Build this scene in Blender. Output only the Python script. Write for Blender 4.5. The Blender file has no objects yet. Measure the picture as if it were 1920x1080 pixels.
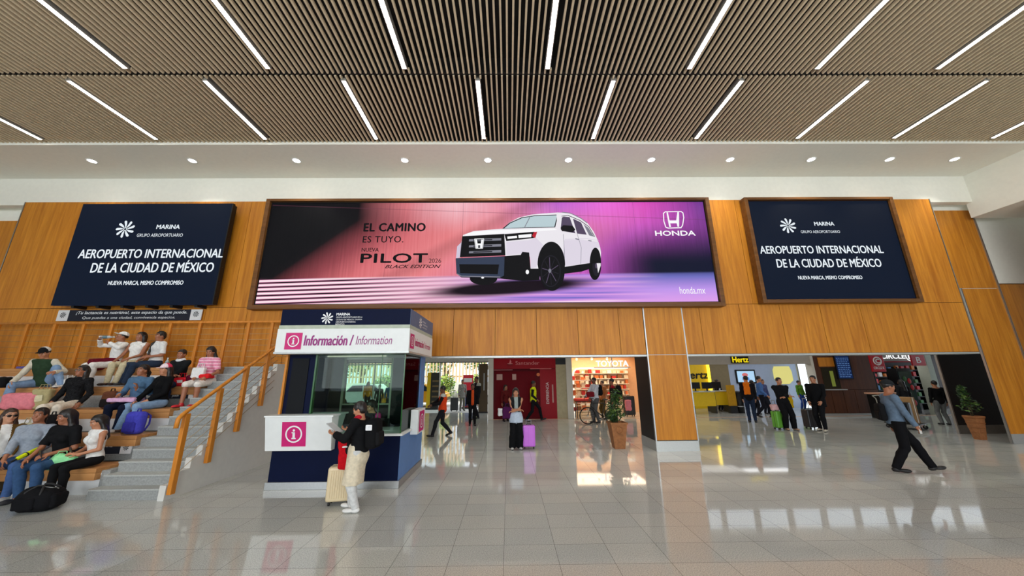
import bpy, bmesh, math, random
import numpy as np
from mathutils import Vector, Matrix
random.seed(7)
PI = math.pi
SC = bpy.context.scene
COL = SC.collection

# ------------------------------------------------------------------ camera
CAM_H, FPX = 1.95, 648.0
PITCH, YAW, ROLL = math.radians(14.1), math.radians(0.62), math.radians(0.5)
CF = np.array([math.sin(YAW)*math.cos(PITCH), math.cos(YAW)*math.cos(PITCH), math.sin(PITCH)])
_r = np.array([math.cos(YAW), -math.sin(YAW), 0.0]); _u = np.cross(_r, CF)
CR = _r*math.cos(ROLL) - _u*math.sin(ROLL)
CU = _u*math.cos(ROLL) + _r*math.sin(ROLL)
CC = np.array([0.0, 0.0, CAM_H])
cam = bpy.data.cameras.new('camera'); cam_o = bpy.data.objects.new('camera', cam); COL.objects.link(cam_o)
cam.sensor_width = 36.0; cam.lens = FPX/1920*36.0; cam.clip_start = 0.05; cam.clip_end = 500
cam_o.matrix_world = Matrix(((CR[0], CU[0], -CF[0], 0), (CR[1], CU[1], -CF[1], 0), (CR[2], CU[2], -CF[2], CAM_H), (0, 0, 0, 1)))
SC.camera = cam_o

# ------------------------------------------------------------------ world, exposure
SC.view_settings.view_transform = 'Standard'; SC.view_settings.look = 'None'
SC.view_settings.gamma = 1.0; SC.view_settings.exposure = 0.0; SC.view_settings.use_curve_mapping = False
w = bpy.data.worlds.new('world'); SC.world = w; w.use_nodes = True
WN = w.node_tree; WN.nodes['Background'].inputs[0].default_value = (0.80, 0.90, 1.0, 1); WN.nodes['Background'].inputs[1].default_value = 1.8

# light levels (lamps are made by their own builders)
E_LINEAR, E_DOWN, E_PASS, E_DAYFILL = 22.0, 70.0, 50.0, 1550.0

def area(name, loc, sx, sy, power, rot=(0, 0, 0), col=(1, 1, 1)):
    l = bpy.data.lights.new(name, 'AREA'); l.shape = 'RECTANGLE'; l.size = sx; l.size_y = sy; l.energy = power; l.color = col
    o = bpy.data.objects.new(name, l); o.location = loc; o.rotation_euler = rot; COL.objects.link(o); return o
sun = bpy.data.lights.new('sun', 'SUN'); sun.energy = 5.0; sun.angle = 0.05; sun.color = (1, .95, .86)
so = bpy.data.objects.new('sun', sun); so.rotation_euler = (math.radians(38), 0, math.radians(-25)); COL.objects.link(so)
# added fill light out of view, standing in for daylight through assumed rear windows
area('added_daylight_fill', (0, -9.3, 4.2), 24, 6.0, E_DAYFILL, (math.radians(90), 0, 0), (0.93, 0.97, 1.0))

# ------------------------------------------------------------------ helpers
def ray(x, y): return CF*FPX + CR*(x-960) - CU*(y-540)
def onY(x, y, Y): d = ray(x, y); return Vector(CC + d*(Y/d[1]))
def onZ(x, y, z=0.0): d = ray(x, y); return Vector(CC + d*((z-CAM_H)/d[2]))
def onX(x, y, X): d = ray(x, y); return Vector(CC + d*(X/d[0]))

def lin(c): c /= 255.0; return c/12.92 if c <= 0.04045 else ((c+0.055)/1.055)**2.4
def S(r, g, b): return (lin(r), lin(g), lin(b))
class Mats(dict): pass
M = Mats()
def new_mat(name):
    m = bpy.data.materials.new(name); m.use_nodes = True
    return m, m.node_tree, m.node_tree.nodes['Principled BSDF']
def mat(name, col, rough=0.6, metal=0.0, var=0.08, scale=9.0, bump=0.0, spec=0.5, coat=0.0, sheen=0.0):
    """plain surface with a little procedural variation"""
    if name in M: return M[name]
    m, t, b = new_mat(name)
    tc = t.nodes.new('ShaderNodeTexCoord'); n = t.nodes.new('ShaderNodeTexNoise'); n.inputs['Scale'].default_value = scale; n.inputs['Detail'].default_value = 3
    t.links.new(tc.outputs['Object'], n.inputs['Vector'])
    r = t.nodes.new('ShaderNodeValToRGB'); r.color_ramp.elements[0].position = .3; r.color_ramp.elements[1].position = .7
    r.color_ramp.elements[0].color = tuple(c*(1-var) for c in col)+(1,); r.color_ramp.elements[1].color = tuple(min(1, c*(1+var)) for c in col)+(1,)
    t.links.new(n.outputs['Fac'], r.inputs[0]); t.links.new(r.outputs[0], b.inputs['Base Color'])
    b.inputs['Roughness'].default_value = rough; b.inputs['Metallic'].default_value = metal
    b.inputs['Specular IOR Level'].default_value = spec; b.inputs['Coat Weight'].default_value = coat; b.inputs['Sheen Weight'].default_value = sheen
    if bump:
        bp = t.nodes.new('ShaderNodeBump'); bp.inputs['Strength'].default_value = bump; bp.inputs['Distance'].default_value = .01
        t.links.new(n.outputs['Fac'], bp.inputs['Height']); t.links.new(bp.outputs[0], b.inputs['Normal'])
    M[name] = m; return m
def glow(name, col, e=1.0):
    """a surface that gives off light: lamp, screen or backlit sign"""
    if name in M: return M[name]
    m, t, b = new_mat(name)
    n = t.nodes.new('ShaderNodeTexNoise'); n.inputs['Scale'].default_value = 2.0
    r = t.nodes.new('ShaderNodeMapRange'); r.inputs[3].default_value = e*.97; r.inputs[4].default_value = e*1.03
    t.links.new(n.outputs['Fac'], r.inputs[0]); t.links.new(r.outputs[0], b.inputs['Emission Strength'])
    b.inputs['Base Color'].default_value = (0.004, 0.004, 0.004, 1); b.inputs['Emission Color'].default_value = (*col, 1)
    b.inputs['Roughness'].default_value = .5; b.inputs['Specular IOR Level'].default_value = .05
    M[name] = m; return m
def wood(name, c1, c2, axis='z', rough=0.45, scale=1.0):
    if name in M: return M[name]
    m, t, b = new_mat(name)
    tc = t.nodes.new('ShaderNodeTexCoord'); mp = t.nodes.new('ShaderNodeMapping')
    s = [7.0*scale]*3; s['xyz'.index(axis)] = .45*scale; mp.inputs['Scale'].default_value = s
    t.links.new(tc.outputs['Object'], mp.inputs[0])
    n = t.nodes.new('ShaderNodeTexNoise'); n.inputs['Scale'].default_value = 1.3; n.inputs['Detail'].default_value = 6; n.inputs['Distortion'].default_value = .6; n.inputs['Roughness'].default_value = .65
    t.links.new(mp.outputs[0], n.inputs['Vector'])
    r = t.nodes.new('ShaderNodeValToRGB'); r.color_ramp.elements[0].position = .30; r.color_ramp.elements[1].position = .70
    r.color_ramp.elements[0].color = (*c1, 1); r.color_ramp.elements[1].color = (*c2, 1)
    t.links.new(n.outputs['Fac'], r.inputs[0]); t.links.new(r.outputs[0], b.inputs['Base Color'])
    b.inputs['Roughness'].default_value = rough; b.inputs['Specular IOR Level'].default_value = .35
    M[name] = m; return m
def glass(name, tint=(1, 1, 1), rough=0.0, refl=1.5):
    """thin architectural glass: see-through with a real reflection"""
    if name in M: return M[name]
    m, t, b = new_mat(name); out = t.nodes['Material Output']; t.nodes.remove(b)
    tr = t.nodes.new('ShaderNodeBsdfTransparent'); tr.inputs[0].default_value = (*tint, 1)
    gl = t.nodes.new('ShaderNodeBsdfGlossy'); gl.inputs['Roughness'].default_value = rough
    fr = t.nodes.new('ShaderNodeFresnel'); fr.inputs[0].default_value = refl
    mx = t.nodes.new('ShaderNodeMixShader')
    t.links.new(fr.outputs[0], mx.inputs[0]); t.links.new(tr.outputs[0], mx.inputs[1]); t.links.new(gl.outputs[0], mx.inputs[2]); t.links.new(mx.outputs[0], out.inputs[0])
    M[name] = m; return m

def tag(o, label=None, cat=None, group=None, kind=None):
    if label: o['label'] = label
    if cat: o['category'] = cat
    if group: o['group'] = group
    if kind: o['kind'] = kind
    return o
def thing(name, label, cat, loc=(0, 0, 0), rz=0.0, group=None):
    o = bpy.data.objects.new(name, None); o.empty_display_size = .1; COL.objects.link(o)
    o.location = loc; o.rotation_euler = (0, 0, rz); return tag(o, label, cat, group)
def copy_tree(o, parent=None):
    c = o.copy(); COL.objects.link(c)
    if parent is not None: c.parent = parent
    for ch in list(o.children): copy_tree(ch, c)
    return c
def link_mesh(name, me, parent=None, loc=None):
    o = bpy.data.objects.new(name, me); COL.objects.link(o)
    if parent is not None: o.parent = parent
    if loc is not None: o.location = loc
    return o

class MB:
    """collects shapes into ONE mesh"""
    def __init__(s): s.v = []; s.f = []; s.m = []; s.sm = []
    def add(s, vs, fs, m=0, smooth=False):
        o = len(s.v); s.v += [tuple(p) for p in vs]
        for q in fs: s.f.append(tuple(i+o for i in q)); s.m.append(m); s.sm.append(smooth)
        return s
    def box(s, x0, x1, y0, y1, z0, z1, m=0):
        vs = [(x, y, z) for x in (x0, x1) for y in (y0, y1) for z in (z0, z1)]
        return s.add(vs, [(0, 1, 3, 2), (4, 6, 7, 5), (0, 4, 5, 1), (2, 3, 7, 6), (0, 2, 6, 4), (1, 5, 7, 3)], m)
    def hexa(s, c8, m=0):
        """8 corners in box() order"""
        return s.add(c8, [(0, 1, 3, 2), (4, 6, 7, 5), (0, 4, 5, 1), (2, 3, 7, 6), (0, 2, 6, 4), (1, 5, 7, 3)], m)
    def bar(s, p0, p1, w, d, m=0, up=(0, 0, 1)):
        p0 = Vector(p0); p1 = Vector(p1); t = (p1-p0).normalized(); a = t.cross(Vector(up))
        if a.length < 1e-4: a = t.cross(Vector((1, 0, 0)))
        a.normalize(); b = a.cross(t)
        vs = [p+a*i*w/2+b*j*d/2 for p in (p0, p1) for i in (-1, 1) for j in (-1, 1)]
        return s.hexa(vs, m)
    def quad(s, a, b, c, d, m=0): return s.add([a, b, c, d], [(0, 1, 2, 3)], m)
    def poly(s, pts, m=0): return s.add(pts, [tuple(range(len(pts)))], m)
    def prism(s, pts, vec, m=0):
        n = len(pts); v = Vector(vec); a = [Vector(p) for p in pts]; b = [p+v for p in a]
        return s.add(a+b, [tuple(range(n))[::-1], tuple(range(n, 2*n))]+[(i, (i+1) % n, n+(i+1) % n, n+i) for i in range(n)], m)
    def tube(s, path, r, n=8, m=0, cap=True, smooth=True):
        path = [Vector(p) for p in path]; k = len(path)
        rs = r if isinstance(r, (list, tuple)) else [r]*k
        t0 = (path[1]-path[0]).normalized(); a = t0.orthogonal().normalized(); vs = []
        for i, p in enumerate(path):
            t = (path[min(i+1, k-1)]-path[max(i-1, 0)]).normalized()
            a = (a-t*a.dot(t)).normalized(); b = t.cross(a)
            vs += [p+(a*math.cos(2*PI*j/n)+b*math.sin(2*PI*j/n))*rs[i] for j in range(n)]
        fs = [(i*n+j, i*n+(j+1) % n, (i+1)*n+(j+1) % n, (i+1)*n+j) for i in range(k-1) for j in range(n)]
        s.add(vs, fs, m, smooth)
        if cap:
            o = len(s.v)-len(vs)
            s.f.append(tuple(o+j for j in range(n))[::-1]); s.f.append(tuple(o+(k-1)*n+j for j in range(n))); s.m += [m, m]; s.sm += [False, False]
        return s
    def cyl(s, p0, p1, r0, r1=None, n=16, m=0): return s.tube([p0, p1], [r0, r0 if r1 is None else r1], n, m)
    def lathe(s, c, prof, n=24, m=0, smooth=True):
        vs = [(c[0]+r*math.cos(2*PI*j/n), c[1]+r*math.sin(2*PI*j/n), c[2]+z) for r, z in prof for j in range(n)]; k = len(prof)
        s.add(vs, [(i*n+j, i*n+(j+1) % n, (i+1)*n+(j+1) % n, (i+1)*n+j) for i in range(k-1) for j in range(n)], m, smooth)
        o = len(s.v)-len(vs); s.f += [tuple(o+j for j in range(n))[::-1], tuple(o+(k-1)*n+j for j in range(n))]; s.m += [m, m]; s.sm += [False, False]
        return s
    def ell(s, c, r, rot=None, n=12, k=8, m=0):
        c = Vector(c); vs = []
        for i in range(k+1):
            th = PI*i/k
            for j in range(n):
                p = Vector((r[0]*math.sin(th)*math.cos(2*PI*j/n), r[1]*math.sin(th)*math.sin(2*PI*j/n), r[2]*math.cos(th)))
                vs.append(c+(rot @ p if rot is not None else p))
        return s.add(vs, [(i*n+j, (i+1)*n+j, (i+1)*n+(j+1) % n, i*n+(j+1) % n) for i in range(k) for j in range(n)], m, True)
    def torus(s, c, R, r, ax, n=40, k=8, m=0):
        ax = Vector(ax).normalized(); a = ax.orthogonal().normalized(); b = ax.cross(a); c = Vector(c); vs = []
        for i in range(n):
            e = a*math.cos(2*PI*i/n)+b*math.sin(2*PI*i/n)
            vs += [c+e*(R+r*math.cos(2*PI*j/k))+ax*r*math.sin(2*PI*j/k) for j in range(k)]
        return s.add(vs, [(i*k+j, ((i+1) % n)*k+j, ((i+1) % n)*k+(j+1) % k, i*k+(j+1) % k) for i in range(n) for j in range(k)], m, True)
    def build(s, name, mats, parent=None, bevel=0.0, loc=None, seg=2):
        me = bpy.data.meshes.new(name); me.from_pydata(s.v, [], s.f); me.update()
        for q in (mats if isinstance(mats, (list, tuple)) else [mats]): me.materials.append(q)
        me.polygons.foreach_set('material_index', s.m); me.polygons.foreach_set('use_smooth', s.sm)
        bm = bmesh.new(); bm.from_mesh(me); bmesh.ops.recalc_face_normals(bm, faces=bm.faces); bm.to_mesh(me); bm.free()
        o = link_mesh(name, me, parent, loc)
        if bevel:
            b = o.modifiers.new('bevel', 'BEVEL'); b.width = bevel; b.segments = seg; b.limit_method = 'ANGLE'; b.angle_limit = math.radians(40)
        return o
def structure(o): o['kind'] = 'structure'; return o

def text(name, body, mat_, parent, P0, W, Hh=None, right=(1, 0, 0), up=(0, 0, 1), align='L', shear=0.0, bold=0.0, depth=0.004, spacing=1.0, fit=True):
    """lettering fitted into a rectangle: P0 lower-left (or centre bottom) corner, W wide, Hh high"""
    c = bpy.data.curves.new(name, 'FONT'); c.body = body; c.size = 1; c.shear = shear; c.extrude = 0.0; c.resolution_u = 3; c.space_character = spacing
    o = bpy.data.objects.new(name, c); COL.objects.link(o)
    dg = bpy.context.evaluated_depsgraph_get(); me = bpy.data.meshes.new_from_object(o.evaluated_get(dg))
    bpy.data.objects.remove(o); bpy.data.curves.remove(c); me.name = name
    vs = [v.co.copy() for v in me.vertices]
    x0 = min(v.x for v in vs); x1 = max(v.x for v in vs); y0 = min(v.y for v in vs); y1 = max(v.y for v in vs)
    sx = W/(x1-x0); sy = sx if Hh is None else Hh/(y1-y0)
    r = Vector(right).normalized(); u = Vector(up).normalized(); nrm = r.cross(u); P0 = Vector(P0)
    for v in me.vertices:
        a = (v.co.x-x0)*sx; b = (v.co.y-y0)*sy
        if align == 'C': a -= W/2
        v.co = P0+r*a+u*b+nrm*depth
    if bold:
        n0 = len(me.vertices); V = [v.co.copy() for v in me.vertices]; Fc = [tuple(p.vertices) for p in me.polygons]; sc_ = bold*sy*1.1
        offs = [(0, 0), (1, 0), (-1, 0), (0, .7), (0, -.7)]; nv = []; nf = []
        for k, (dx_, dy_) in enumerate(offs): nv += [p+r*dx_*sc_+u*dy_*sc_+nrm*.0002*k for p in V]; nf += [tuple(i+n0*k for i in q) for q in Fc]
        bpy.data.meshes.remove(me); me = bpy.data.meshes.new(name); me.from_pydata(nv, [], nf)
    me.materials.clear(); me.materials.append(mat_); me.update()
    return link_mesh(name, me, parent)

def emblem(name, mat_, parent, c, R, right=(1, 0, 0), up=(0, 0, 1), depth=0.004, n=9):
    """white flower of narrow petals around a small ring"""
    r = Vector(right); u = Vector(up); nrm = r.cross(u); c = Vector(c)+nrm*depth; b = MB()
    for i in range(n):
        a = 2*PI*i/n+.25; d = r*math.cos(a)+u*math.sin(a); e = r*-math.sin(a)+u*math.cos(a)
        pts = [d*.24*R-e*.05*R, d*.5*R-e*.10*R, d*.86*R-e*.06*R, d*.97*R+e*.02*R, d*.98*R+e*.16*R, d*.86*R+e*.22*R, d*.5*R+e*.11*R, d*.24*R+e*.05*R]
        b.poly([c+p for p in pts])
    ring = [(math.cos(2*PI*i/16), math.sin(2*PI*i/16)) for i in range(17)]
    for i in range(16):
        p, q = ring[i], ring[i+1]
        b.quad(*[c+r*x*k*R+u*y*k*R for (x, y), k in ((p, .12), (p, .2), (q, .2), (q, .12))])
    return b.build(name, mat_, parent)
# ------------------------------------------------------------------ main planes of the place
W = 9.65                                    # front face of the tall wooden wall
SH = 16.6                                   # shop fronts across the passage behind it
Z_LINT, Z_SEAM, Z_WOOD, Z_SOF, Z_SLAT = 2.46, 3.86, 7.15, 8.0, 8.06
XL, XR = -14.6, 13.1

M_WOOD = wood('oak_veneer', S(172, 102, 22), S(214, 142, 44))
M_WOOD2 = wood('oak_veneer_pale', S(166, 104, 40), S(205, 140, 66))
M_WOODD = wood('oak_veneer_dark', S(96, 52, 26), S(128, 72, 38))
M_WHITE = mat('white_plaster', S(238, 236, 224), .8, var=.02)
M_SEAM = mat('seam_backing_board', S(60, 32, 12), .8)
M_STEEL = mat('brushed_steel', S(176, 178, 178), .32, .9, var=.06, scale=30)
M_STEELW = mat('pale_steel', S(190, 192, 190), .4, .55, var=.04, scale=30)
M_BLACK = mat('black_laminate', S(14, 13, 14), .45, var=.2)
M_SLATM = mat('beige_slat', S(222, 203, 170), .6, var=.05)
M_PLEN = mat('dark_plenum', S(14, 12, 11), .9)

# polished granite floor: large tiles, fine speckle, thin dark joints
def floor_mat():
    m, t, b = new_mat('polished_granite'); N = t.nodes.new; L = t.links.new
    tc = N('ShaderNodeTexCoord'); mp = N('ShaderNodeMapping'); mp.inputs['Location'].default_value = (.07, .25, 0); L(tc.outputs['Object'], mp.inputs[0])
    br = N('ShaderNodeTexBrick'); br.offset = 0.0; br.inputs['Scale'].default_value = 1.0; br.inputs['Brick Width'].default_value = .595; br.inputs['Row Height'].default_value = .45
    br.inputs['Mortar Size'].default_value = .0028; br.inputs['Mortar Smooth'].default_value = .1; br.inputs['Bias'].default_value = 0
    br.inputs['Color1'].default_value = (*S(200, 203, 201), 1); br.inputs['Color2'].default_value = (*S(211, 212, 207), 1); br.inputs['Mortar'].default_value = (*S(136, 136, 132), 1)
    L(mp.outputs[0], br.inputs['Vector'])
    n = N('ShaderNodeTexNoise'); n.inputs['Scale'].default_value = 85; n.inputs['Detail'].default_value = 4; n.inputs['Roughness'].default_value = .8; L(tc.outputs['Object'], n.inputs['Vector'])
    r = N('ShaderNodeValToRGB'); r.color_ramp.elements[0].position = .36; r.color_ramp.elements[0].color = (.46, .46, .46, 1); r.color_ramp.elements[1].position = .60; r.color_ramp.elements[1].color = (1.16, 1.15, 1.13, 1)
    L(n.outputs['Fac'], r.inputs[0])
    n2 = N('ShaderNodeTexNoise'); n2.inputs['Scale'].default_value = .9; n2.inputs['Detail'].default_value = 3; L(tc.outputs['Object'], n2.inputs['Vector'])
    r2 = N('ShaderNodeValToRGB'); r2.color_ramp.elements[0].color = (.93, .96, .97, 1); r2.color_ramp.elements[1].color = (1.05, 1.02, .97, 1); L(n2.outputs['Fac'], r2.inputs[0])
    m1 = N('ShaderNodeMix'); m1.data_type = 'RGBA'; m1.blend_type = 'MULTIPLY'; m1.inputs[0].default_value = .85; L(br.outputs['Color'], m1.inputs[6]); L(r.outputs[0], m1.inputs[7])
    m2 = N('ShaderNodeMix'); m2.data_type = 'RGBA'; m2.blend_type = 'MULTIPLY'; m2.inputs[0].default_value = 1; L(m1.outputs[2], m2.inputs[6]); L(r2.outputs[0], m2.inputs[7])
    L(m2.outputs[2], b.inputs['Base Color'])
    b.inputs['Roughness'].default_value = .05; b.inputs['IOR'].default_value = 1.62
    M['polished_granite'] = m; return m
M_FLOOR = floor_mat()

f = MB(); f.box(-30, -1, -12, 19.6, -.2, 0); f.box(-1, 30, -12, 25, -.2, 0); structure(f.build('floor', M_FLOOR))

# ---- tall wooden wall: separate veneer boards over a dark backing, openings below the lintel
def boards(b, x0, x1, z0, z1, y, pitch, off=0.0, gap=.006, t=.03):
    n0 = math.floor((x0-off)/pitch); x = x0
    while x < x1-1e-3:
        nx = off+(math.floor((x-off)/pitch+1e-6)+1)*pitch; nx = min(nx, x1)
        if nx-x > .02: b.box(x+gap, nx-gap, y, y+t, z0+gap, z1-gap)
        x = nx
PIL0, PIL1 = 3.80, 4.92
OP0, OP1 = -5.6, 15.2
b = MB(); k = MB()
boards(b, XL, XR, Z_SEAM, Z_WOOD, W, 3.7, -7.8)
boards(b, XL, OP0, .0, Z_SEAM, W, 1.16, -.38)
boards(b, OP0, PIL0, Z_LINT, Z_SEAM, W, 1.16, -.38)
boards(b, PIL1, XR, Z_LINT, Z_SEAM, W, 1.16, -.38)
structure(b.build('wall_back', [M_WOOD]))
k.box(XL, XR, W+.035, W+.22, Z_SEAM, Z_WOOD-.01); k.box(XL, OP0, W+.035, W+.22, 0, Z_SEAM)
k.box(OP0, XR, W+.035, W+.22, Z_LINT, Z_SEAM)
structure(k.build('wall_back_core', [M_SEAM]))
t = MB(); t.box(OP0, XR, W-.004, W+.5, Z_LINT-.05, Z_LINT-.003); structure(t.build('trim_lintel', M_STEELW))
u = MB(); u.box(-22, 22, W+.10, W+.3, Z_WOOD-.05, Z_SOF+.05); structure(u.build('wall_back_upper', M_WHITE))
# pillar between the two openings: wood front, black flanks, steel corner strips and foot
p = MB(); p.box(PIL0+.03, PIL1-.03, W-.03, W+.03, .27, 2.44, 0); p.box(PIL0+.03, PIL1-.03, W-.03, W+.03, 2.46, Z_SEAM-.02, 0)
p.box(PIL0+.01, PIL1-.01, W+.03, W+1.0, .25, 2.7, 1); p.box(PIL0, PIL1, W-.02, W+1.0, 0, .25, 2)
for x in (PIL0, PIL1-.03): p.box(x, x+.03, W-.035, W+.03, .25, Z_SEAM-.02, 3)
structure(p.build('pillar', [M_WOOD, M_BLACK, M_STEELW, M_STEEL]))
# recessed wooden columns, white wall pieces and steel strips at both ends
c = MB()
RC = W+.45
ca = (onY(1845, 661, RC).x+onY(1748, 388, RC).x)/2; cb = (onY(1810, 388, RC).x+onY(1919, 655, RC).x)/2
c.box(ca, cb, RC, RC+.03, .25, 4.38, 0); c.box(ca-.3, cb, RC, RC+.03, 4.40, 6.98, 0); c.box(ca-.3, cb, RC+.031, RC+.3, 2.7, 6.98, 1)
c.box(cb+.05, 20, RC+.15, RC+.35, 0, 4.55, 0); c.box(cb+.02, 20, RC+.12, RC+.35, 4.57, Z_SOF, 1); c.box(XR, cb+.02, RC+.05, RC+.3, 7.0, Z_SOF, 1)
c.box(XR, XR+.025, W-.01, W+.22, Z_LINT, Z_WOOD, 2); c.box(cb, cb+.04, RC-.03, RC+.3, .25, 6.98, 2); c.box(ca, cb+.04, RC-.01, RC+.03, 0, .25, 3); c.box(ca-.03, ca, RC-.02, RC+.03, 0, 4.4, 2)
structure(c.build('wall_right_end', [M_WOOD, M_WHITE, M_STEEL, M_STEELW]))
c = MB()
c.box(-16.2, XL-.03, RC, RC+.3, .25, 6.75, 0); c.box(-22, -16.2, RC+.1, RC+.3, 0, 6.75, 0); c.box(-22, XL, RC+.05, RC+.35, 6.77, Z_SOF, 1)
c.box(XL-.025, XL, W-.01, RC, 0, Z_WOOD, 2); structure(c.build('wall_left_end', [M_WOOD, M_WHITE, M_STEEL]))
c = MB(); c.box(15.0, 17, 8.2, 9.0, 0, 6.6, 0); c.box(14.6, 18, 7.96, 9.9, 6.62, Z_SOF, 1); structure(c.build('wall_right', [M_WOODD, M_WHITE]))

# ---- ceilings
s = MB(); s.box(-24, 24, Z_SLAT-.06+0, W+.3, 0, 0) if False else None
SOF_Y = 8.14
s.box(-24, 24, SOF_Y, W+.2, Z_SOF, Z_SOF+.08, 0); s.box(-24, 24, SOF_Y-.02, SOF_Y, Z_SOF, Z_SLAT+.04, 0)
structure(s.build('ceiling_soffit', M_WHITE))
PITCHS, SW, SHH = .113, .035, .058
s = MB(); SEAM_Y = 5.95
n = int(40/PITCHS)
rowB = [-12.25, -9.25, -6.4, -3.48, -.63, 2.28, 5.05, 7.78, 10.4, 13.1]; rowA = [-7.74, -4.87, -2.10, .83, 3.76, 6.42, 8.95]; rowC = [-11+2.9*i for i in range(8)]
for i in range(n):
    x = -20+i*PITCHS; segs = [(SEAM_Y+.03, SOF_Y-.02), (1.0, SEAM_Y-.03)]
    for xs, yc in ((rowB, 7.02), (rowA, 4.85), (rowC, 2.7)):          # gaps where the linear lights sit between the slats
        if any(abs(x-q) < .062+SW/2 for q in xs):
            segs = [g for a_, b_ in segs for g in ([(a_, b_)] if yc+.97 < a_ or yc-.97 > b_ else [(a_, yc-.97), (yc+.97, b_)]) if g[1]-g[0] > .02]
    for a_, b_ in segs: s.box(x-SW/2, x+SW/2, a_, b_, Z_SLAT, Z_SLAT+SHH, 0)
structure(s.build('ceiling_slats', M_SLATM))
s = MB(); s.box(-24, 24, SEAM_Y-.028, SEAM_Y+.028, Z_SLAT+.03, Z_SLAT+.42); structure(s.build('trim_ceiling_seam', M_PLEN))
s = MB(); s.box(-24, 24, 1.0, SOF_Y, Z_SLAT+.42, Z_SLAT+.5); s.box(-24, 24, SOF_Y-.015, SOF_Y+.05, Z_SLAT+.045, Z_SLAT+.42)
structure(s.build('ceiling_plenum', M_PLEN))
s = MB(); s.box(-24, 24, -12, 1.0, Z_SLAT, Z_SLAT+.3); structure(s.build('ceiling', mat('grey_ceiling', S(120, 112, 100), .9)))
# the hall behind the camera: side walls and a rear wall with assumed tall windows
s = MB(); s.box(-24.2, -24, -12, W+.5, 0, Z_SLAT+.5); structure(s.build('wall_left', M_WHITE))
s = MB(); s.box(24, 24.2, -12, W+.5, 0, Z_SLAT+.5); structure(s.build('wall_right_far', M_WHITE))
s = MB(); s.box(-24, 24, -10.2, -10, 0, 1.0); s.box(-24, 24, -10.2, -10, 7.4, Z_SLAT+.3)
for i in range(13): x = -24+i*4; s.box(x-.15, x+.15, -10.2, -10, 1.0, 7.4)
structure(s.build('wall_front', M_WHITE))

# ---- linear ceiling lights (two rows in view, an assumed third row over the near part of the hall)
M_TUBE = glow('lamp_diffuser', (1.0, .93, .84), E_LINEAR)
M_ALU = mat('lamp_housing', S(200, 196, 188), .4, .6)
def linear_light():
    t = thing('linear_light', 'x', 'ceiling light')
    b = MB(); b.box(-.040, .040, -.93, .93, -.012, .02); b.build('diffuser', M_TUBE, t)
    b = MB(); b.box(-.056, -.041, -.95, .95, -.010, .12); b.box(.041, .056, -.95, .95, -.010, .12); b.box(-.041, .041, -.95, -.931, -.010, .12); b.box(-.041, .041, .931, .95, -.010, .12); b.box(-.041, .041, -.95, .95, .06, .12)
    b.build('housing', M_ALU, t); return t
proto = linear_light(); first = True
ORD = ['first', 'second', 'third', 'fourth', 'fifth', 'sixth', 'seventh', 'eighth', 'ninth', 'tenth', 'eleventh']
for row, xs, y, nm in ((1, rowB, 7.02, 'row nearer the white soffit'), (0, rowA, 4.85, 'row farther from the soffit'), (2, rowC, 2.7, '')):
    for i, x in enumerate(xs):
        o = proto if first else copy_tree(proto); first = False
        o.location = (x, y, Z_SLAT-.01); o['group'] = 'linear lights between the ceiling slats'
        o['label'] = ('%s white linear light from the left in the %s' % (ORD[i], nm)) if nm else 'assumed white linear light above the near part of the hall'
# ---- round downlights in the soffit
M_DISC = glow('downlight_disc', (1.0, .97, .9), 28.0)
def downlight():
    t = thing('downlight', 'x', 'downlight')
    b = MB(); b.lathe((0, 0, 0), [(.092, -.006), (.092, .0)], 20); b.build('lens', M_DISC, t)
    b = MB(); b.lathe((0, 0, 0), [(.094, -.004), (.094, -.012), (.125, -.008), (.125, .0), (.094, .0)], 24); b.build('trim_ring', mat('white_enamel', S(240, 240, 236), .4), t)
    return t
proto = downlight(); dx = [175, 363, 558, 760, 915, 1065, 1219, 1365, 1515, 1660, 1780]
for i, px in enumerate(dx):
    o = proto if i == 0 else copy_tree(proto)
    q = onZ(px, 303, Z_SOF); o.location = (q.x, 8.83, Z_SOF); o['group'] = 'round downlights in the white soffit'
    o['label'] = '%s round downlight from the left in the white soffit' % ORD[i]
    l = bpy.data.lights.new('lamp', 'SPOT'); l.energy = E_DOWN; l.spot_size = math.radians(88); l.spot_blend = .9; l.shadow_soft_size = .07; l.color = (1, .97, .90)
    lo = bpy.data.objects.new('lamp', l); COL.objects.link(lo); lo.parent = o; lo.location = (0, 0, -.03); lo.rotation_euler = (math.radians(14), 0, 0)
# ------------------------------------------------------------------ signs on the wooden wall
NAVY = S(13, 24, 44)
M_NAVYLED = glow('navy_display', S(12, 23, 42), 1.0)
M_WTXT = glow('white_display_lettering', S(232, 240, 246), 1.0)
M_FRAME = wood('brown_frame_wood', S(88, 54, 22), S(124, 80, 36), 'x', .4)
M_BLK = mat('black_metal', S(18, 18, 19), .4, .3)

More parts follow.
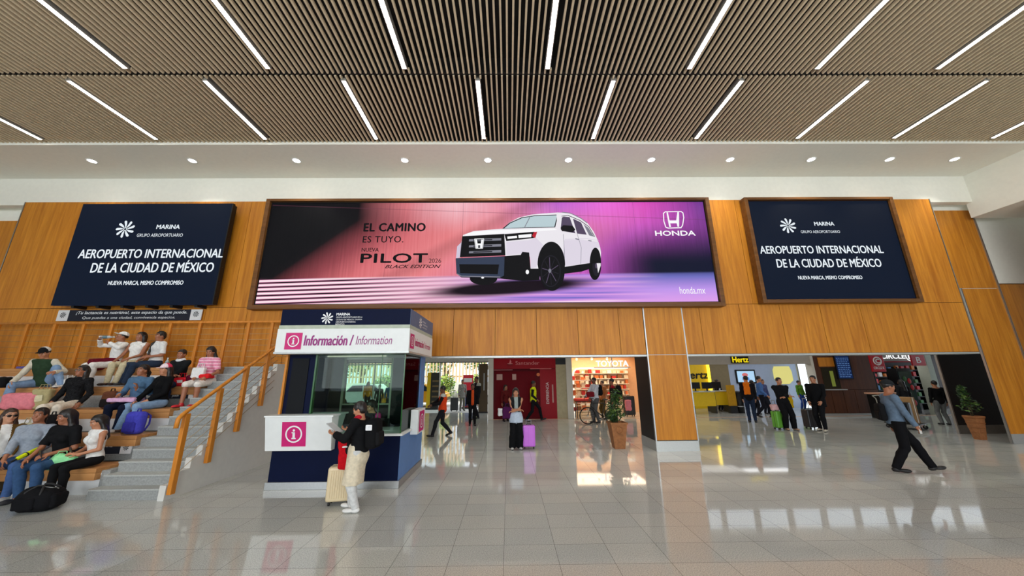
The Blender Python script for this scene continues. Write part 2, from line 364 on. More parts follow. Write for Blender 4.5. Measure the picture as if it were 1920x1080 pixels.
def navy_sign(x0, x1, z0, z1, y, framed, label):
    t = thing('airport_sign', label, 'sign', ((x0+x1)/2, y, z0), 0, 'navy airport signs')
    w2, h = (x1-x0)/2, z1-z0
    b = MB(); b.box(-w2, w2, -.02, .06, 0, h); b.build('display', M_NAVYLED, t)
    b = MB()
    if framed:
        for a in ((-w2-.13, -w2-.02, -.10, .12, -.13, h+.10), (w2+.02, w2+.13, -.10, .12, -.13, h+.10), (-w2-.02, w2+.02, -.10, .12, -.13, -.03), (-w2-.02, w2+.02, -.10, .12, h+.02, h+.10)): b.box(*a)
        b.build('frame', M_FRAME, t, .008)
        b = MB(); b.box(-w2-.02, w2+.02, .06, .10, -.03, h+.02); b.box(-w2-.02, -w2, -.03, .06, -.03, h+.02); b.box(w2, w2+.02, -.03, .06, -.03, h+.02); b.build('inner_edge', M_BLK, t)
    else:
        b.box(-w2, w2, .06, .16, .02, h-.02); b.box(w2-.001, w2+.03, -.02, .06, 0, h)
        for i in range(7): z = .2+i*(h-.4)/6; b.box(w2-.2, w2-.14, .15, .32, z, z+.05); b.box(w2+.03, w2+.04, .02, .05, z, z+.04)
        for i in range(6): x = -w2+.5+i*(2*w2-1)/5; b.box(x, x+.08, .02, .32, -.06, .02)
        b.build('cabinet_back', M_BLK, t)
    return t, w2, h
# left sign: stands off the wall, no frame; right sign: in a brown frame
p0 = onY(97, 573, W-.32); p1 = onY(433, 382, W-.32); p0b = onY(402, 573, W-.32); p1b = onY(158, 382, W-.32)
x0 = (p0.x+p1b.x)/2; x1 = (p0b.x+p1.x)/2
def sign_text(t, w2, h, cx, k=1.0):
    y = -.021
    emblem('emblem', M_WTXT, t, (cx-.9*k, y, h*.735), .27*k)
    text('lettering', 'MARINA', M_WTXT, t, (cx-.10*k+.08, y, h*.735), .66*k, .13*k, bold=.025)
    text('lettering', 'GRUPO AEROPORTUARIO', M_WTXT, t, (cx-.52*k, y, h*.655), 1.30*k, .10*k)
    text('lettering', 'AEROPUERTO INTERNACIONAL', M_WTXT, t, (cx+.02, y, h*.445), 4.02*k, .26*k, align='C', bold=.016)
    text('lettering', 'DE LA CIUDAD DE MÉXICO', M_WTXT, t, (cx+.16*k, y, h*.305), 3.38*k, .35*k, align='C', bold=.016)
    text('lettering', 'NUEVA MARCA, MISMO COMPROMISO', M_WTXT, t, (cx+.08, y, h*.18), 2.05*k, .135*k, align='C', bold=.02)
t, w2, h = navy_sign(x0, x1, p0.z, p1.z, W-.32, False, 'frameless navy airport name sign above the seating stand')
sign_text(t, w2, h, .16, 1.0)
q0 = onY(1434, 561, W-.12); q1 = onY(1660, 378, W-.12); q2 = onY(1714, 561, W-.12); q3 = onY(1398, 378, W-.12)
t, w2, h = navy_sign((q0.x+q3.x)/2, (q1.x+q2.x)/2, q0.z, q1.z, W-.14, True, 'navy airport name sign in a brown frame, right of the car advert')
sign_text(t, w2, h, -.24, .905)

# ---- big car advert on a lit screen
A_Y = W-.16
a0 = onY(481, 568, A_Y); a1 = onY(1318, 380, A_Y); a2 = onY(1347, 568, A_Y); a3 = onY(510, 380, A_Y)
AX0, AX1, AZ0, AZ1 = (a0.x+a3.x)/2, (a1.x+a2.x)/2, (a0.z+a2.z)/2, (a1.z+a3.z)/2
adv = thing('advertising_screen', 'very wide lit screen with a white car on a pink and purple ground', 'screen', (0, 0, 0))
def advert_mat():
    m, t, b = new_mat('advert_picture'); N = t.nodes.new; L = t.links.new
    tc = N('ShaderNodeTexCoord'); sp = N('ShaderNodeSeparateXYZ'); L(tc.outputs['Generated'], sp.inputs[0])
    def math_(op, a, b_=None, clamp=False):
        n = N('ShaderNodeMath'); n.operation = op; n.use_clamp = clamp
        for i, v in enumerate((a, b_)):
            if v is None: continue
            if isinstance(v, (int, float)): n.inputs[i].default_value = v
            else: L(v, n.inputs[i])
        return n.outputs[0]
    U, V = sp.outputs[0], sp.outputs[2]
    def sm(x, a, b_):
        n = N('ShaderNodeMapRange'); n.interpolation_type = 'SMOOTHSTEP'; L(x, n.inputs[0]); n.inputs[1].default_value = a; n.inputs[2].default_value = b_; return n.outputs[0]
    def ramp(x, st):
        n = N('ShaderNodeValToRGB'); e = n.color_ramp.elements
        e[0].position, e[0].color = st[0][0], (*st[0][1], 1); e[1].position, e[1].color = st[-1][0], (*st[-1][1], 1)
        for p, c in st[1:-1]: q = e.new(p); q.color = (*c, 1)
        L(x, n.inputs[0]); return n.outputs[0]
    def mix(f_, a, b_):
        n = N('ShaderNodeMix'); n.data_type = 'RGBA'
        if isinstance(f_, float): n.inputs[0].default_value = f_
        else: L(f_, n.inputs[0])
        for i, v in ((6, a), (7, b_)):
            if isinstance(v, tuple): n.inputs[i].default_value = (*v, 1)
            else: L(v, n.inputs[i])
        return n.outputs[2]
    # upright wall of the picture: black to pink along a slant, then purple
    d = math_('SUBTRACT', U, math_('MULTIPLY', math_('SUBTRACT', V, .26), .30))
    wallc = ramp(d, [(.0, S(16, 16, 20)), (.03, S(20, 18, 22)), (.12, S(150, 70, 78)), (.20, S(214, 110, 116)), (.33, S(236, 136, 140)), (.42, S(226, 128, 146)), (.56, S(222, 122, 158)), (.70, S(196, 92, 190)), (.82, S(140, 62, 150)), (1.0, S(70, 52, 110))])
    top = ramp(U, [(.0, S(14, 14, 18)), (.20, S(20, 18, 22)), (.31, S(215, 120, 128)), (.42, S(245, 190, 200)), (.52, S(232, 150, 170)), (.66, S(190, 100, 205)), (.77, S(236, 110, 220)), (.86, S(220, 80, 190)), (.99, S(120, 60, 150))])
    c = mix(sm(V, .62, 1.02), wallc, top)
    # soft slanting light band
    band = math_('SUBTRACT', math_('ADD', U, math_('MULTIPLY', V, -.42)), .18)
    bb = math_('MULTIPLY', math_('MULTIPLY', sm(band, -.05, .0), math_('SUBTRACT', 1.0, sm(band, .0, .07))), .35)
    c = mix(bb, c, S(120, 50, 60))
    # brushed vertical lines on the wall
    mp = N('ShaderNodeMapping'); mp.inputs['Scale'].default_value = (260, 1, 2.0); L(tc.outputs['Generated'], mp.inputs[0])
    nz = N('ShaderNodeTexNoise'); nz.inputs['Scale'].default_value = 1; L(mp.outputs[0], nz.inputs[0])
    br = N('ShaderNodeMix'); br.data_type = 'RGBA'; br.blend_type = 'OVERLAY'; br.inputs[0].default_value = .28; L(c, br.inputs[6]); L(nz.outputs['Fac'], br.inputs[7]); c = br.outputs[2]
    # joints of the pictured wall
    def line(x, p, wd): return math_('MULTIPLY', math_('LESS_THAN', math_('ABSOLUTE', math_('SUBTRACT', x, p)), wd), .35)
    for p in (.27, .44, .62, .835): c = mix(line(U, p, .0006), c, S(90, 40, 70))
    c = mix(line(math_('ADD', V, math_('MULTIPLY', U, .17)), .98, .004), c, S(110, 60, 80))
    # dark navy lower right
    navy = math_('MULTIPLY', sm(U, .70, .88), math_('SUBTRACT', 1.0, sm(V, .36, .80)))
    c = mix(navy, c, S(18, 22, 46))
    # floor of the picture: streaks at the left running to lilac at the right
    wav = N('ShaderNodeTexWave'); wav.bands_direction = 'Z'; wav.inputs['Scale'].default_value = 1; wav.inputs['Distortion'].default_value = 0
    cb = N('ShaderNodeCombineXYZ'); L(math_('MULTIPLY', math_('ADD', V, math_('MULTIPLY', U, -.13)), 8.0), cb.inputs[2]); L(math_('MULTIPLY', U, .3), cb.inputs[0]); L(cb.outputs[0], wav.inputs[0])
    left = ramp(wav.outputs['Fac'], [(.0, S(24, 14, 22)), (.10, S(40, 22, 34)), (.24, S(170, 100, 132)), (.42, S(226, 156, 186)), (.70, S(242, 200, 218)), (1.0, S(253, 240, 243))])
    n2 = N('ShaderNodeTexNoise'); m2 = N('ShaderNodeMapping'); m2.inputs['Scale'].default_value = (1.6, 1, 26); m2.inputs['Rotation'].default_value = (0, .05, 0); L(tc.outputs['Generated'], m2.inputs[0]); L(m2.outputs[0], n2.inputs[0]); n2.inputs['Scale'].default_value = 1.4
    right_ = ramp(n2.outputs['Fac'], [(.3, S(120, 110, 200)), (.5, S(196, 140, 225)), (.62, S(226, 165, 225)), (.75, S(252, 225, 240))])
    far = ramp(V, [(.0, S(222, 160, 235)), (.12, S(190, 150, 235)), (.24, S(110, 110, 190)), (.30, S(40, 50, 100))])
    right_ = mix(sm(U, .72, .9), right_, far)
    left = mix(math_('MULTIPLY', sm(U, .16, .42), .75), left, S(236, 180, 206)); fl = mix(sm(U, .36, .60), left, right_)
    # the pictured car's soft shadow on the pictured floor
    du = math_('SUBTRACT', U, .55); ex = math_('DIVIDE', du, .215); ey = math_('DIVIDE', math_('SUBTRACT', math_('SUBTRACT', V, .145), math_('MULTIPLY', du, .27)), .085)
    rr = math_('SQRT', math_('ADD', math_('MULTIPLY', ex, ex), math_('MULTIPLY', ey, ey)))
    fl = mix(math_('MULTIPLY', math_('SUBTRACT', 1.0, sm(rr, .55, 1.08)), 1.0), fl, S(22, 10, 22))
    hz = math_('ADD', .235, math_('MULTIPLY', U, .045))
    c = mix(sm(math_('SUBTRACT', V, hz), -.012, .012), fl, c)
    L(c, b.inputs['Emission Color']); b.inputs['Emission Strength'].default_value = 1.0
    b.inputs['Base Color'].default_value = (.003, .003, .003, 1); b.inputs['Roughness'].default_value = .5; b.inputs['Specular IOR Level'].default_value = .05
    return m
b = MB(); b.box(AX0, AX1, A_Y, A_Y+.1, AZ0, AZ1); b.build('display', advert_mat(), adv)
b = MB(); g = .15
for a in ((AX0-g, AX0-.03, A_Y-.09, W, AZ0-g, AZ1+.11), (AX1+.03, AX1+g, A_Y-.09, W, AZ0-g, AZ1+.11), (AX0-.03, AX1+.03, A_Y-.09, W, AZ0-g, AZ0-.03), (AX0-.03, AX1+.03, A_Y-.09, W, AZ1+.03, AZ1+.11)): b.box(*a)
b.build('frame', M_FRAME, adv, .01)
b = MB()
for a in ((AX0-.03, AX0, A_Y-.01, W, AZ0-.03, AZ1+.03), (AX1, AX1+.03, A_Y-.01, W, AZ0-.03, AZ1+.03), (AX0, AX1, A_Y-.01, W, AZ0-.03, AZ0), (AX0, AX1, A_Y-.01, W, AZ1, AZ1+.03)): b.box(*a)
b.build('inner_edge', M_BLK, adv)
# the pictured car: flat fields of light on the screen, traced in crop pixels of a 540 x 190 window
G = lambda n, *c: glow('advert_'+n, S(*c), 1.0)
cm = [G('black', 12, 12, 16), G('white', 236, 232, 238), G('lilac', 208, 198, 218), G('slate', 52, 62, 84), G('glass', 186, 206, 212), G('dim', 84, 72, 96), G('grey', 128, 128, 140), G('red', 190, 36, 52), G('pale', 250, 250, 252), G('dark', 30, 28, 38), G('shadow', 44, 22, 40), G('body', 222, 214, 228)]
BLACK, WHITE, LILAC, SLATE, GLASS, DIM, GREY, RED, PALE, DARK, SHADOW, BODY = range(12)
car = MB(); lay = [0]
def field(pts, m):
    lay[0] += 1; y = A_Y-.0015-lay[0]*.0004
    car.poly([onY(640+px/3.5556, 380+py/3.5556, y) for px, py in pts], m)
def oval(cx, cy, rx, ry, m, a0=0, a1=360, n=36, rot=0.0):
    P = []
    for i in range(n+1):
        a = math.radians(a0+(a1-a0)*i/n); x, y = rx*math.cos(a), ry*math.sin(a)
        P.append((cx+x*math.cos(rot)-y*math.sin(rot), cy+x*math.sin(rot)+y*math.cos(rot)))
    field(P[:-1] if a1-a0 == 360 else P, m)
def stroke(pts, w_, m):
    for (xa, ya), (xb, yb) in zip(pts, pts[1:]):
        l = math.hypot(xb-xa, yb-ya); nx, ny = -(yb-ya)/l*w_/2, (xb-xa)/l*w_/2
        field([(xa+nx, ya+ny), (xb+nx, yb+ny), (xb-nx, yb-ny), (xa-nx, ya-ny)], m)
oval(1690, 420, 42, 96, BLACK); oval(1700, 420, 26, 70, DARK); oval(1700, 420, 8, 18, DIM)
oval(948, 505, 92, 44, BLACK)
field([(800, 262), (812, 215), (880, 190), (975, 181), (1076, 174), (1118, 134), (1180, 100), (1265, 80), (1340, 72), (1440, 66), (1510, 68), (1575, 92), (1640, 134), (1682, 192), (1704, 238), (1724, 292), (1731, 330), (1729, 420), (1712, 470), (1690, 320), (1660, 400), (1640, 428), (1488, 455), (1470, 500), (1330, 480), (1262, 440), (1258, 360), (1100, 358), (1088, 352), (1084, 240), (1000, 220), (860, 225)], WHITE)
field([(764, 372), (772, 292), (806, 258), (806, 362)], LILAC)
field([(1485, 250), (1600, 246), (1715, 262), (1726, 300), (1700, 300), (1672, 330), (1655, 402), (1490, 424), (1478, 330)], BODY)
field([(1100, 262), (1250, 250), (1300, 236), (1345, 280), (1318, 350), (1300, 430), (1264, 436), (1256, 352), (1204, 340), (1100, 352)], BODY)
field([(820, 212), (880, 194), (1060, 183), (1280, 176), (1420, 172), (1440, 182), (1290, 192), (1080, 204), (830, 220)], PALE)
field([(1072, 174), (1120, 134), (1200, 99), (1285, 85), (1446, 79), (1426, 165), (1240, 168)], DARK)
field([(1086, 171), (1126, 138), (1203, 104), (1285, 90), (1438, 84), (1420, 161), (1240, 164)], GLASS)
stroke([(1222, 164), (1256, 98)], 5, GREY); stroke([(1440, 68), (1445, 180), (1480, 210)], 12, WHITE)
field([(1462, 178), (1470, 100), (1482, 92), (1522, 96), (1560, 204), (1480, 190)], DIM)
field([(1544, 106), (1598, 132), (1636, 214), (1572, 206)], DIM)
field([(1614, 142), (1648, 168), (1686, 228), (1652, 218)], GREY)
stroke([(1468, 90), (1510, 84), (1590, 118), (1650, 160), (1690, 228)], 4, BLACK)
stroke([(1470, 64), (1528, 70), (1600, 106), (1640, 136)], 5, GREY)
stroke([(1480, 210), (1488, 330), (1488, 430)], 2.5, GREY); stroke([(1572, 206), (1600, 300), (1596, 408)], 2.5, GREY); stroke([(1490, 244), (1640, 240), (1716, 252)], 2.5, LILAC)
field([(1462, 166), (1480, 150), (1542, 154), (1560, 180), (1544, 196), (1470, 190)], BLACK)
stroke([(1560, 240), (1586, 246)], 7, GREY); stroke([(1646, 252), (1668, 256)], 6, GREY)
field([(1488, 428), (1660, 402), (1662, 440), (1600, 460), (1488, 474)], BLACK)
oval(1694, 404, 38, 104, BLACK, 180, 360)
oval(1400, 412, 92, 152, BLACK, 180, 360); field([(1308, 412), (1492, 412), (1480, 500), (1330, 520)], BLACK)
field([(762, 372), (1090, 356), (1196, 348), (1206, 328), (1252, 332), (1262, 440), (1330, 440), (1320, 516), (1210, 522), (1060, 506), (800, 498), (768, 474)], BLACK)
field([(806, 224), (1086, 208), (1094, 352), (790, 364)], BLACK)
for yy in (242, 282, 322):
    field([(852, yy+2), (1066, yy-6), (1066, yy+10), (850, yy+16)], GREY); field([(880, yy+5), (1006, yy+0), (1006, yy+8), (880, yy+12)], DARK)
field([(764, 370), (1088, 358), (1084, 486), (1060, 500), (798, 494), (768, 472)], SLATE)
field([(786, 410), (1052, 412), (1042, 478), (792, 470)], BLACK)
stroke([(770, 474), (800, 490), (1060, 496)], 6, GREY)
field([(1086, 210), (1288, 194), (1284, 236), (1100, 256)], BLACK)
field([(1106, 226), (1170, 220), (1172, 236), (1108, 242)], PALE); field([(1180, 216), (1268, 208), (1266, 230), (1182, 236)], PALE)
field([(1284, 196), (1306, 194), (1292, 238), (1272, 222)], RED)
oval(1240, 462, 11, 15, PALE); oval(942, 500, 10, 6, PALE)
# badge on the grille
P = [(892, 246), (904, 246), (908, 272), (930, 272), (933, 246), (946, 246), (938, 302), (926, 302), (926, 284), (911, 284), (911, 302), (900, 302)]
field(P, PALE); stroke([(888, 242), (950, 240), (942, 304), (896, 304), (888, 242)], 4, PALE)
# front wheel
oval(1405, 460, 84, 128, BLACK); oval(1396, 456, 66, 106, DARK); oval(1396, 456, 60, 99, BLACK)
for i in range(10):
    a = 2*PI*i/10+.2; stroke([(1392+10*math.cos(a), 454+14*math.sin(a)), (1394+56*math.cos(a), 456+92*math.sin(a))], 5, DIM if i % 2 else DARK)
oval(1390, 454, 10, 14, GREY)
car.build('car_picture', cm, adv)
def adtext(body, px0, px1, pyb, pyt, mt, **kw):
    a = onY(px0, pyb, A_Y); c = onY(px1, pyb, A_Y); d = onY(px0, pyt, A_Y)
    return text('lettering', body, mt, adv, (a.x, A_Y, a.z), c.x-a.x, d.z-a.z, depth=.006, **kw)
K = cm[BLACK]; WT = cm[PALE]
adtext('EL CAMINO', 682, 797, 434, 419, K, bold=.035, spacing=1.08)
adtext('ES TUYO.', 680, 756, 455, 443, K, bold=.012, spacing=1.1)
adtext('NUEVA', 678, 710, 472, 465, K, bold=.01)
adtext('PILOT', 676, 801, 493, 476, K, bold=.03, spacing=1.05)
adtext('2026', 804, 827, 493, 485, K)
adtext('BLACK EDITION', 722, 826, 503, 497, K, bold=.02, shear=.35)
adtext('HONDA', 1229, 1304, 442, 433, WT, bold=.03)
adtext('honda.mx', 1275, 1323, 551, 538, WT)
# emblem: a rounded frame around a flared H
lg = MB(); y = A_Y-.006
def lp(u_, v_): return onY(1160+u_/5.4, 370+v_/5.4, y)
for Rr in ((1, ), ):
    out = [(448, 160), (470, 142), (635, 140), (655, 155), (664, 205), (652, 285), (634, 312), (500, 316), (474, 306), (452, 240)]
    inn = [(458, 164), (474, 151), (631, 149), (647, 161), (654, 205), (643, 281), (628, 303), (503, 307), (482, 300), (462, 238)]
    n = len(out)
    for i in range(n): lg.quad(lp(*out[i]), lp(*out[(i+1) % n]), lp(*inn[(i+1) % n]), lp(*inn[i]))
for P in ([(484, 152), (498, 152), (516, 238), (530, 300), (512, 300), (500, 240)], [(594, 150), (610, 150), (612, 240), (612, 298), (596, 298), (582, 240)], [(506, 234), (600, 234), (612, 262), (524, 264)]):
    lg.poly([lp(*p) for p in P])
lg.build('emblem', WT, adv)

# ---- long navy banner with two lines of white lettering above the stand
BW = mat('banner_white', S(228, 228, 228), .7, var=.02); BN = mat('banner_navy', S(14, 20, 38), .7); BT = mat('banner_lettering', S(225, 228, 230), .7, var=.02); BE = mat('banner_emblem_ink', S(34, 40, 44), .7)
def banner(label, px0, px1, py0, py1, y, lines, left_end=True, depth=.02, grp=None):
    a = onY(px0, py1, y); c = onY(px1, py0, y); x0, x1, z0, z1 = a.x, c.x, a.z, c.z; h = z1-z0; e = h*1.02
    t = thing('banner', label, 'banner', (x0, y, z0), 0, grp); L_ = x1-x0
    b = MB(); b.box(e if left_end else 0, L_-e, 0, depth, 0, h); b.build('panel', BN, t)
    b = MB(); b.box(L_-e, L_, 0, depth, 0, h); b.build('end_square', BW, t)
    if left_end: b = MB(); b.box(0, e, 0, depth, 0, h); b.build('end_square', BW, t)
    emblem('emblem', BE, t, (L_-e/2, 0, h*.55), h*.28)
    if left_end: emblem('emblem', BE, t, (e/2, 0, h*.55), h*.28)
    for body, u0, u1, v0, v1, bo in lines:
        xx0 = (e if left_end else 0)+u0*(L_-e*(2 if left_end else 1)); xx1 = (e if left_end else 0)+u1*(L_-e*(2 if left_end else 1))
        text('lettering', body, BT, t, (xx0, 0, v0*h), xx1-xx0, (v1-v0)*h, bold=bo, shear=.15)
    return t
banner('long navy banner with two text lines above the top row of the stand', 104, 380, 580, 602, W-.06, [('¡Tu lactancia es nutritiva!, este espacio da que puede.', .06, .97, .52, .9, .02), ('Que puedas a una ciudad, convivencia espacios.', .12, .88, .1, .4, .01)])
# ------------------------------------------------------------------ stepped seating stand, stair and railings
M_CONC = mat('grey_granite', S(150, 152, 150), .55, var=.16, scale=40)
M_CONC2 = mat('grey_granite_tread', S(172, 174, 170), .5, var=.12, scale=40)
M_PALE = mat('painted_white_side', S(214, 212, 206), .8, var=.03)
M_BENCH = wood('bench_oak', S(166, 112, 62), S(204, 148, 92), 'x')
M_RAIL = wood('railing_oak', S(188, 112, 28), S(220, 142, 50), 'z', .4)
M_CABLE = mat('cable_steel', S(170, 150, 120), .4, .6)
SX0, SX1 = -13.9, -7.12                      # the benches run from outside the frame to the stair
ROW_H, ROW_D, ROW_Y = .44, .56, 6.60
def row(k): return ROW_Y+(k-1)*ROW_D, k*ROW_H   # front edge and seat height of row k
b = MB()
for k in range(1, 6):
    y, z = row(k); b.box(SX0, SX1, y+.16, 9.40 if k == 5 else row(k+1)[0]+.17, 0 if k == 1 else z-ROW_H-.02, z-.075, 0)
for k in range(1, 6):                        # stone blocks closing the rows towards the stair
    y, z = row(k); b.box(SX1, -6.97, y+.10, 9.40, (k-1)*ROW_H, z-.05, 0)
b.box(SX0, -6.97, 9.40, W, 0, 2.2, 0)
structure(b.build('stand_base', [M_CONC]))
for k in (1, 3, 5):
    y, z = row(k); b = MB(); b.box(SX0, SX1, y+.13, y+.158, z-ROW_H+.0, z-.16); o = b.build('stand_riser', mat('white_riser', S(226, 228, 228), .7, var=.02)); structure(o)
BN_ = ['lowest', 'second', 'third', 'fourth', 'top']
for k in range(1, 6):
    y, z = row(k); t = thing('bench', 'long oak bench forming the %s row of the seating stand' % BN_[k-1], 'bench', ((SX0+SX1)/2, y, z), 0, 'oak benches of the seating stand')
    l = (SX1-SX0)/2; b = MB(); b.box(-l, l, 0, .54, -.07, 0); b.build('seat', M_BENCH, t, .006)
    b = MB(); b.box(-l, l, 0, .10, -.185, -.071); b.build('front_board', M_BENCH, t, .004)
    # light strip under the front board, washing the riser below
    b = MB(); b.box(-l, l-.02, .103, .118, -.13, -.10); b.build('light_strip', glow('under_bench_strip', (.92, .97, 1.0), 4.0 if k in (1, 3, 5) else .8), t)
# stair
b = MB(); NST = 13; Y0, Y1 = 6.42, 8.76; run = (Y1-Y0)/(NST-1); rise = 2.2/NST
for i in range(NST):
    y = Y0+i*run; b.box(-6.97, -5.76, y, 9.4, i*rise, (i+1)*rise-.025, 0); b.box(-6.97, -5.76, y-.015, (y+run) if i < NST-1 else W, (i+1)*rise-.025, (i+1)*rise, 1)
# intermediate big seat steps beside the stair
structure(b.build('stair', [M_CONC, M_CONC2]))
b = MB()
for i in range(NST):
    y = Y0-.06+i*run; b.box(-5.755, -5.65, y, y+run if i < NST-1 else 9.02, 0, (i+1)*rise+.06)
structure(b.build('stair_side_wall', M_PALE))
# stair railing: oak posts fixed to the side wall, sloping handrail, five cables
t = thing('stair_railing', 'oak stair railing with steel cables beside the seating stand', 'railing', (-5.6, Y0, 0))
posts = [((325, 925), (346, 776)), ((391, 867), (412, 728)), ((444, 809), (463, 685)), ((489, 761), (502, 663))]
tops = []
for a, c in posts:
    p = onX(*a, -5.60); q = onX(*c, -5.60); y = (p.y+q.y)/2; tops.append((y, q.z))
    b = MB(); b.box(-.035, .035, -.045, .045, p.z, q.z); b.build('post', M_RAIL, t, .006, loc=(0, y-Y0, 0))
ya, za = tops[0]; yb, zb = tops[-1]; sl = (zb-za)/(yb-ya)
hr = lambda y: za+.04+(y-ya)*sl
b = MB(); b.tube([(0, ya-.16-Y0, hr(ya-.16)-.16), (0, ya-.15-Y0, hr(ya-.15)-.02), (0, ya-.10-Y0, hr(ya-.1)+.005), (0, 8.78-Y0, hr(8.78)), (0, 8.86-Y0, hr(8.86)+.0)], .034, 10); b.build('handrail', M_RAIL, t)
for j in range(6):
    d = .20+j*.155; b = MB(); b.tube([(0, ya-Y0, za-d), (0, yb+.35-Y0, zb+.35*sl-d)], .006, 6); b.build('cable', M_CABLE, t)
# guard rail along the back of the top row
t = thing('guard_rail', 'long oak guard rail behind the top row of the stand', 'railing', (-9, 9.32, 2.2))
zt = onY(300, 605, 9.32).z
for px in (0, 55, 106, 160, 213, 269, 322, 377, 428, 468, 512, -52):
    q = onY(px, 605, 9.32); b = MB(); b.box(-.035, .035, -.03, .03, -.06, zt-2.2-.02); b.build('post', M_RAIL, t, .005, loc=(q.x+9, 0, 0))
b = MB(); b.tube([(-5.5, 0, zt-2.2), (3.24, 0, zt-2.2)], .032, 10); b.build('handrail', M_RAIL, t)
for j in range(7): b = MB(); b.tube([(-5.5, 0, .12+j*.15), (3.2, 0, .12+j*.15)], .005, 6); b.build('cable', M_CABLE, t)
# small navy banners on the risers of the second and fourth rows
y, z = row(2); y += .125
banner('navy banner with a white end square under the second bench', 112, 249, 829, 852, y, [('¡Tu lactancia es nutritiva', .02, .86, .5, .9, .01), ('este espacio da', .5, .7, .1, .42, .01)], False, .02)
y, z = row(4); y += .125
banner('small navy banner with white end square under the fourth bench', 280, 376, 727, 748, y, [('nutritiva', .58, .95, .55, .9, .01), ('puede', .58, .75, .12, .42, .01)], False, .02)
# ------------------------------------------------------------------ information kiosk
K_X0, K_X1, K_Y0, K_Y1 = -4.36, -1.98, 6.85, 8.55
KN = mat('kiosk_navy', S(5, 15, 46), .5, var=.05, spec=.1); KB = mat('kiosk_daylit_blue', S(92, 134, 194), .5, var=.04); KW = mat('kiosk_white', S(232, 234, 232), .5, var=.02)  # paler blue carries the daylight falling on the kiosk's right side
KM = mat('sign_magenta', S(205, 14, 112), .5, var=.03); KT = mat('sign_white', S(240, 240, 240), .5, var=.01); KTX = mat('purple_lettering', S(150, 30, 120), .5)
KG = glass('kiosk_glass', (.80, .92, .86), refl=1.28); KGE = mat('green_glass_edge', S(40, 92, 44), .2)
KD = mat('kiosk_dark_interior', S(10, 13, 18), .6, spec=.2); KBK = mat('kiosk_blue_board', S(70, 92, 120), .5)
kx, ky = (K_X0+K_X1)/2, K_Y0
kt = thing('information_kiosk', 'navy and white information kiosk with glass windows', 'kiosk', (kx, ky, 0))
hw, dp = (K_X1-K_X0)/2, K_Y1-K_Y0
b = MB(); b.box(-hw, hw, 0, dp, 0, .125); b.build('plinth', M_STEEL, kt, .004)
b = MB(); b.box(-hw+.03, hw-.03, .03, dp-.03, .125, .88, 0); b.box(hw-.031, hw-.025, .03, dp-.03, .125, .88, 1); b.build('base', [KN, KB], kt)  # right flank: daylight put into the colour, paler than the navy
b = MB(); b.box(-hw+1.15, hw+.02, -.04, .35, .88, .915); b.box(hw-.35, hw+.02, .35, 1.0, .88, .915); b.build('counter_ledge', KW, kt, .004)
# raised desk at the left: slanting white front
b = MB(); x0, x1 = -hw-.02, -.03
b.hexa([(x0, -.10, .66), (x0-.02, -.20, 1.24), (x0, .03, .66), (x0, .36, 1.24), (x1, -.10, .66), (x1, -.20, 1.24), (x1, .03, .66), (x1, .36, 1.24)]); b.build('front_desk', KW, kt, .004)
b = MB(); b.hexa([(x0-.03, -.22, 1.241), (x0-.03, -.22, 1.27), (x0-.03, .40, 1.241), (x0-.03, .40, 1.27), (x1+.03, -.22, 1.241), (x1+.03, -.22, 1.27), (x1+.03, .40, 1.241), (x1+.03, .40, 1.27)]); b.build('desk_top', KW, kt, .004)
nrm = Vector((0, -.985, -.17)); upv = Vector((0, -.17, .985))
def info_square(c, w2, right, up, name='information_sign'):
    c = Vector(c); r = Vector(right).normalized(); u = Vector(up).normalized(); n = r.cross(u); b = MB(); o = c+n*.004
    b.quad(o-r*w2-u*w2, o+r*w2-u*w2, o+r*w2+u*w2, o-r*w2+u*w2, 0); s = b.build(name, [KM], kt)
    b = MB(); o = c+n*.007; N = 28
    for i in range(N):
        p, q = 2*PI*i/N, 2*PI*(i+1)/N
        b.quad(*[o+(r*math.cos(a)+u*math.sin(a))*k*w2 for a, k in ((p, .58), (p, .70), (q, .70), (q, .58))])
    for u0, u1, v0, v1 in ((-.10, .10, -.34, .16), (-.18, .18, -.40, -.30), (-.18, .02, .08, .17)):
        b.quad(*[o+r*x*w2+u*z*w2 for x, z in ((u0, v0), (u1, v0), (u1, v1), (u0, v1))])
    b.poly([o+u*.31*w2+(r*math.cos(2*PI*i/12)+u*math.sin(2*PI*i/12))*.10*w2 for i in range(12)])
    b.build('pictogram', KT, s); return s
zc = .95; info_square((x0+.51, -.10-.10*(zc-.66)/.58-.002, zc), .215, (1, 0, 0), upv)
# corner columns and the window bands
b = MB(); b.box(-hw+.06, -hw+.58, .10, .22, .88, 2.37, 0); b.box(-hw+.02, -hw+.06, .05, .22, .88, 2.37, 1); b.build('corner_panel', [KN, M_RAIL], kt)
b = MB(); b.box(-hw+.14, -hw+.46, .085, .099, 1.0, 2.3); b.build('dark_inset', KD, kt)
b = MB(); b.box(hw-.10, hw-.03, dp-.42, dp-.03, .88, 2.37); b.build('rear_column', KB, kt)
b = MB(); b.box(-hw+.06, -hw+.14, dp-.1, dp-.03, .88, 2.37); b.build('rear_column', KN, kt)
b = MB(); b.box(-hw+.60, hw-.045, .06, .072, .915, 2.37); b.build('front_glass', KG, kt)
b = MB(); b.box(hw-.055, hw-.045, .074, dp-.42, .915, 2.37); b.build('side_glass', KG, kt)
for ex0, ex1, ey0, ey1 in ((-hw+.6, -hw+.63, .05, .12), (hw-.055, hw-.035, .05, .075), (hw-.50, hw-.488, .06, .075)): b = MB(); b.box(ex0, ex1, ey0, ey1, .9, 2.37); b.build('glass_edge', KGE, kt)
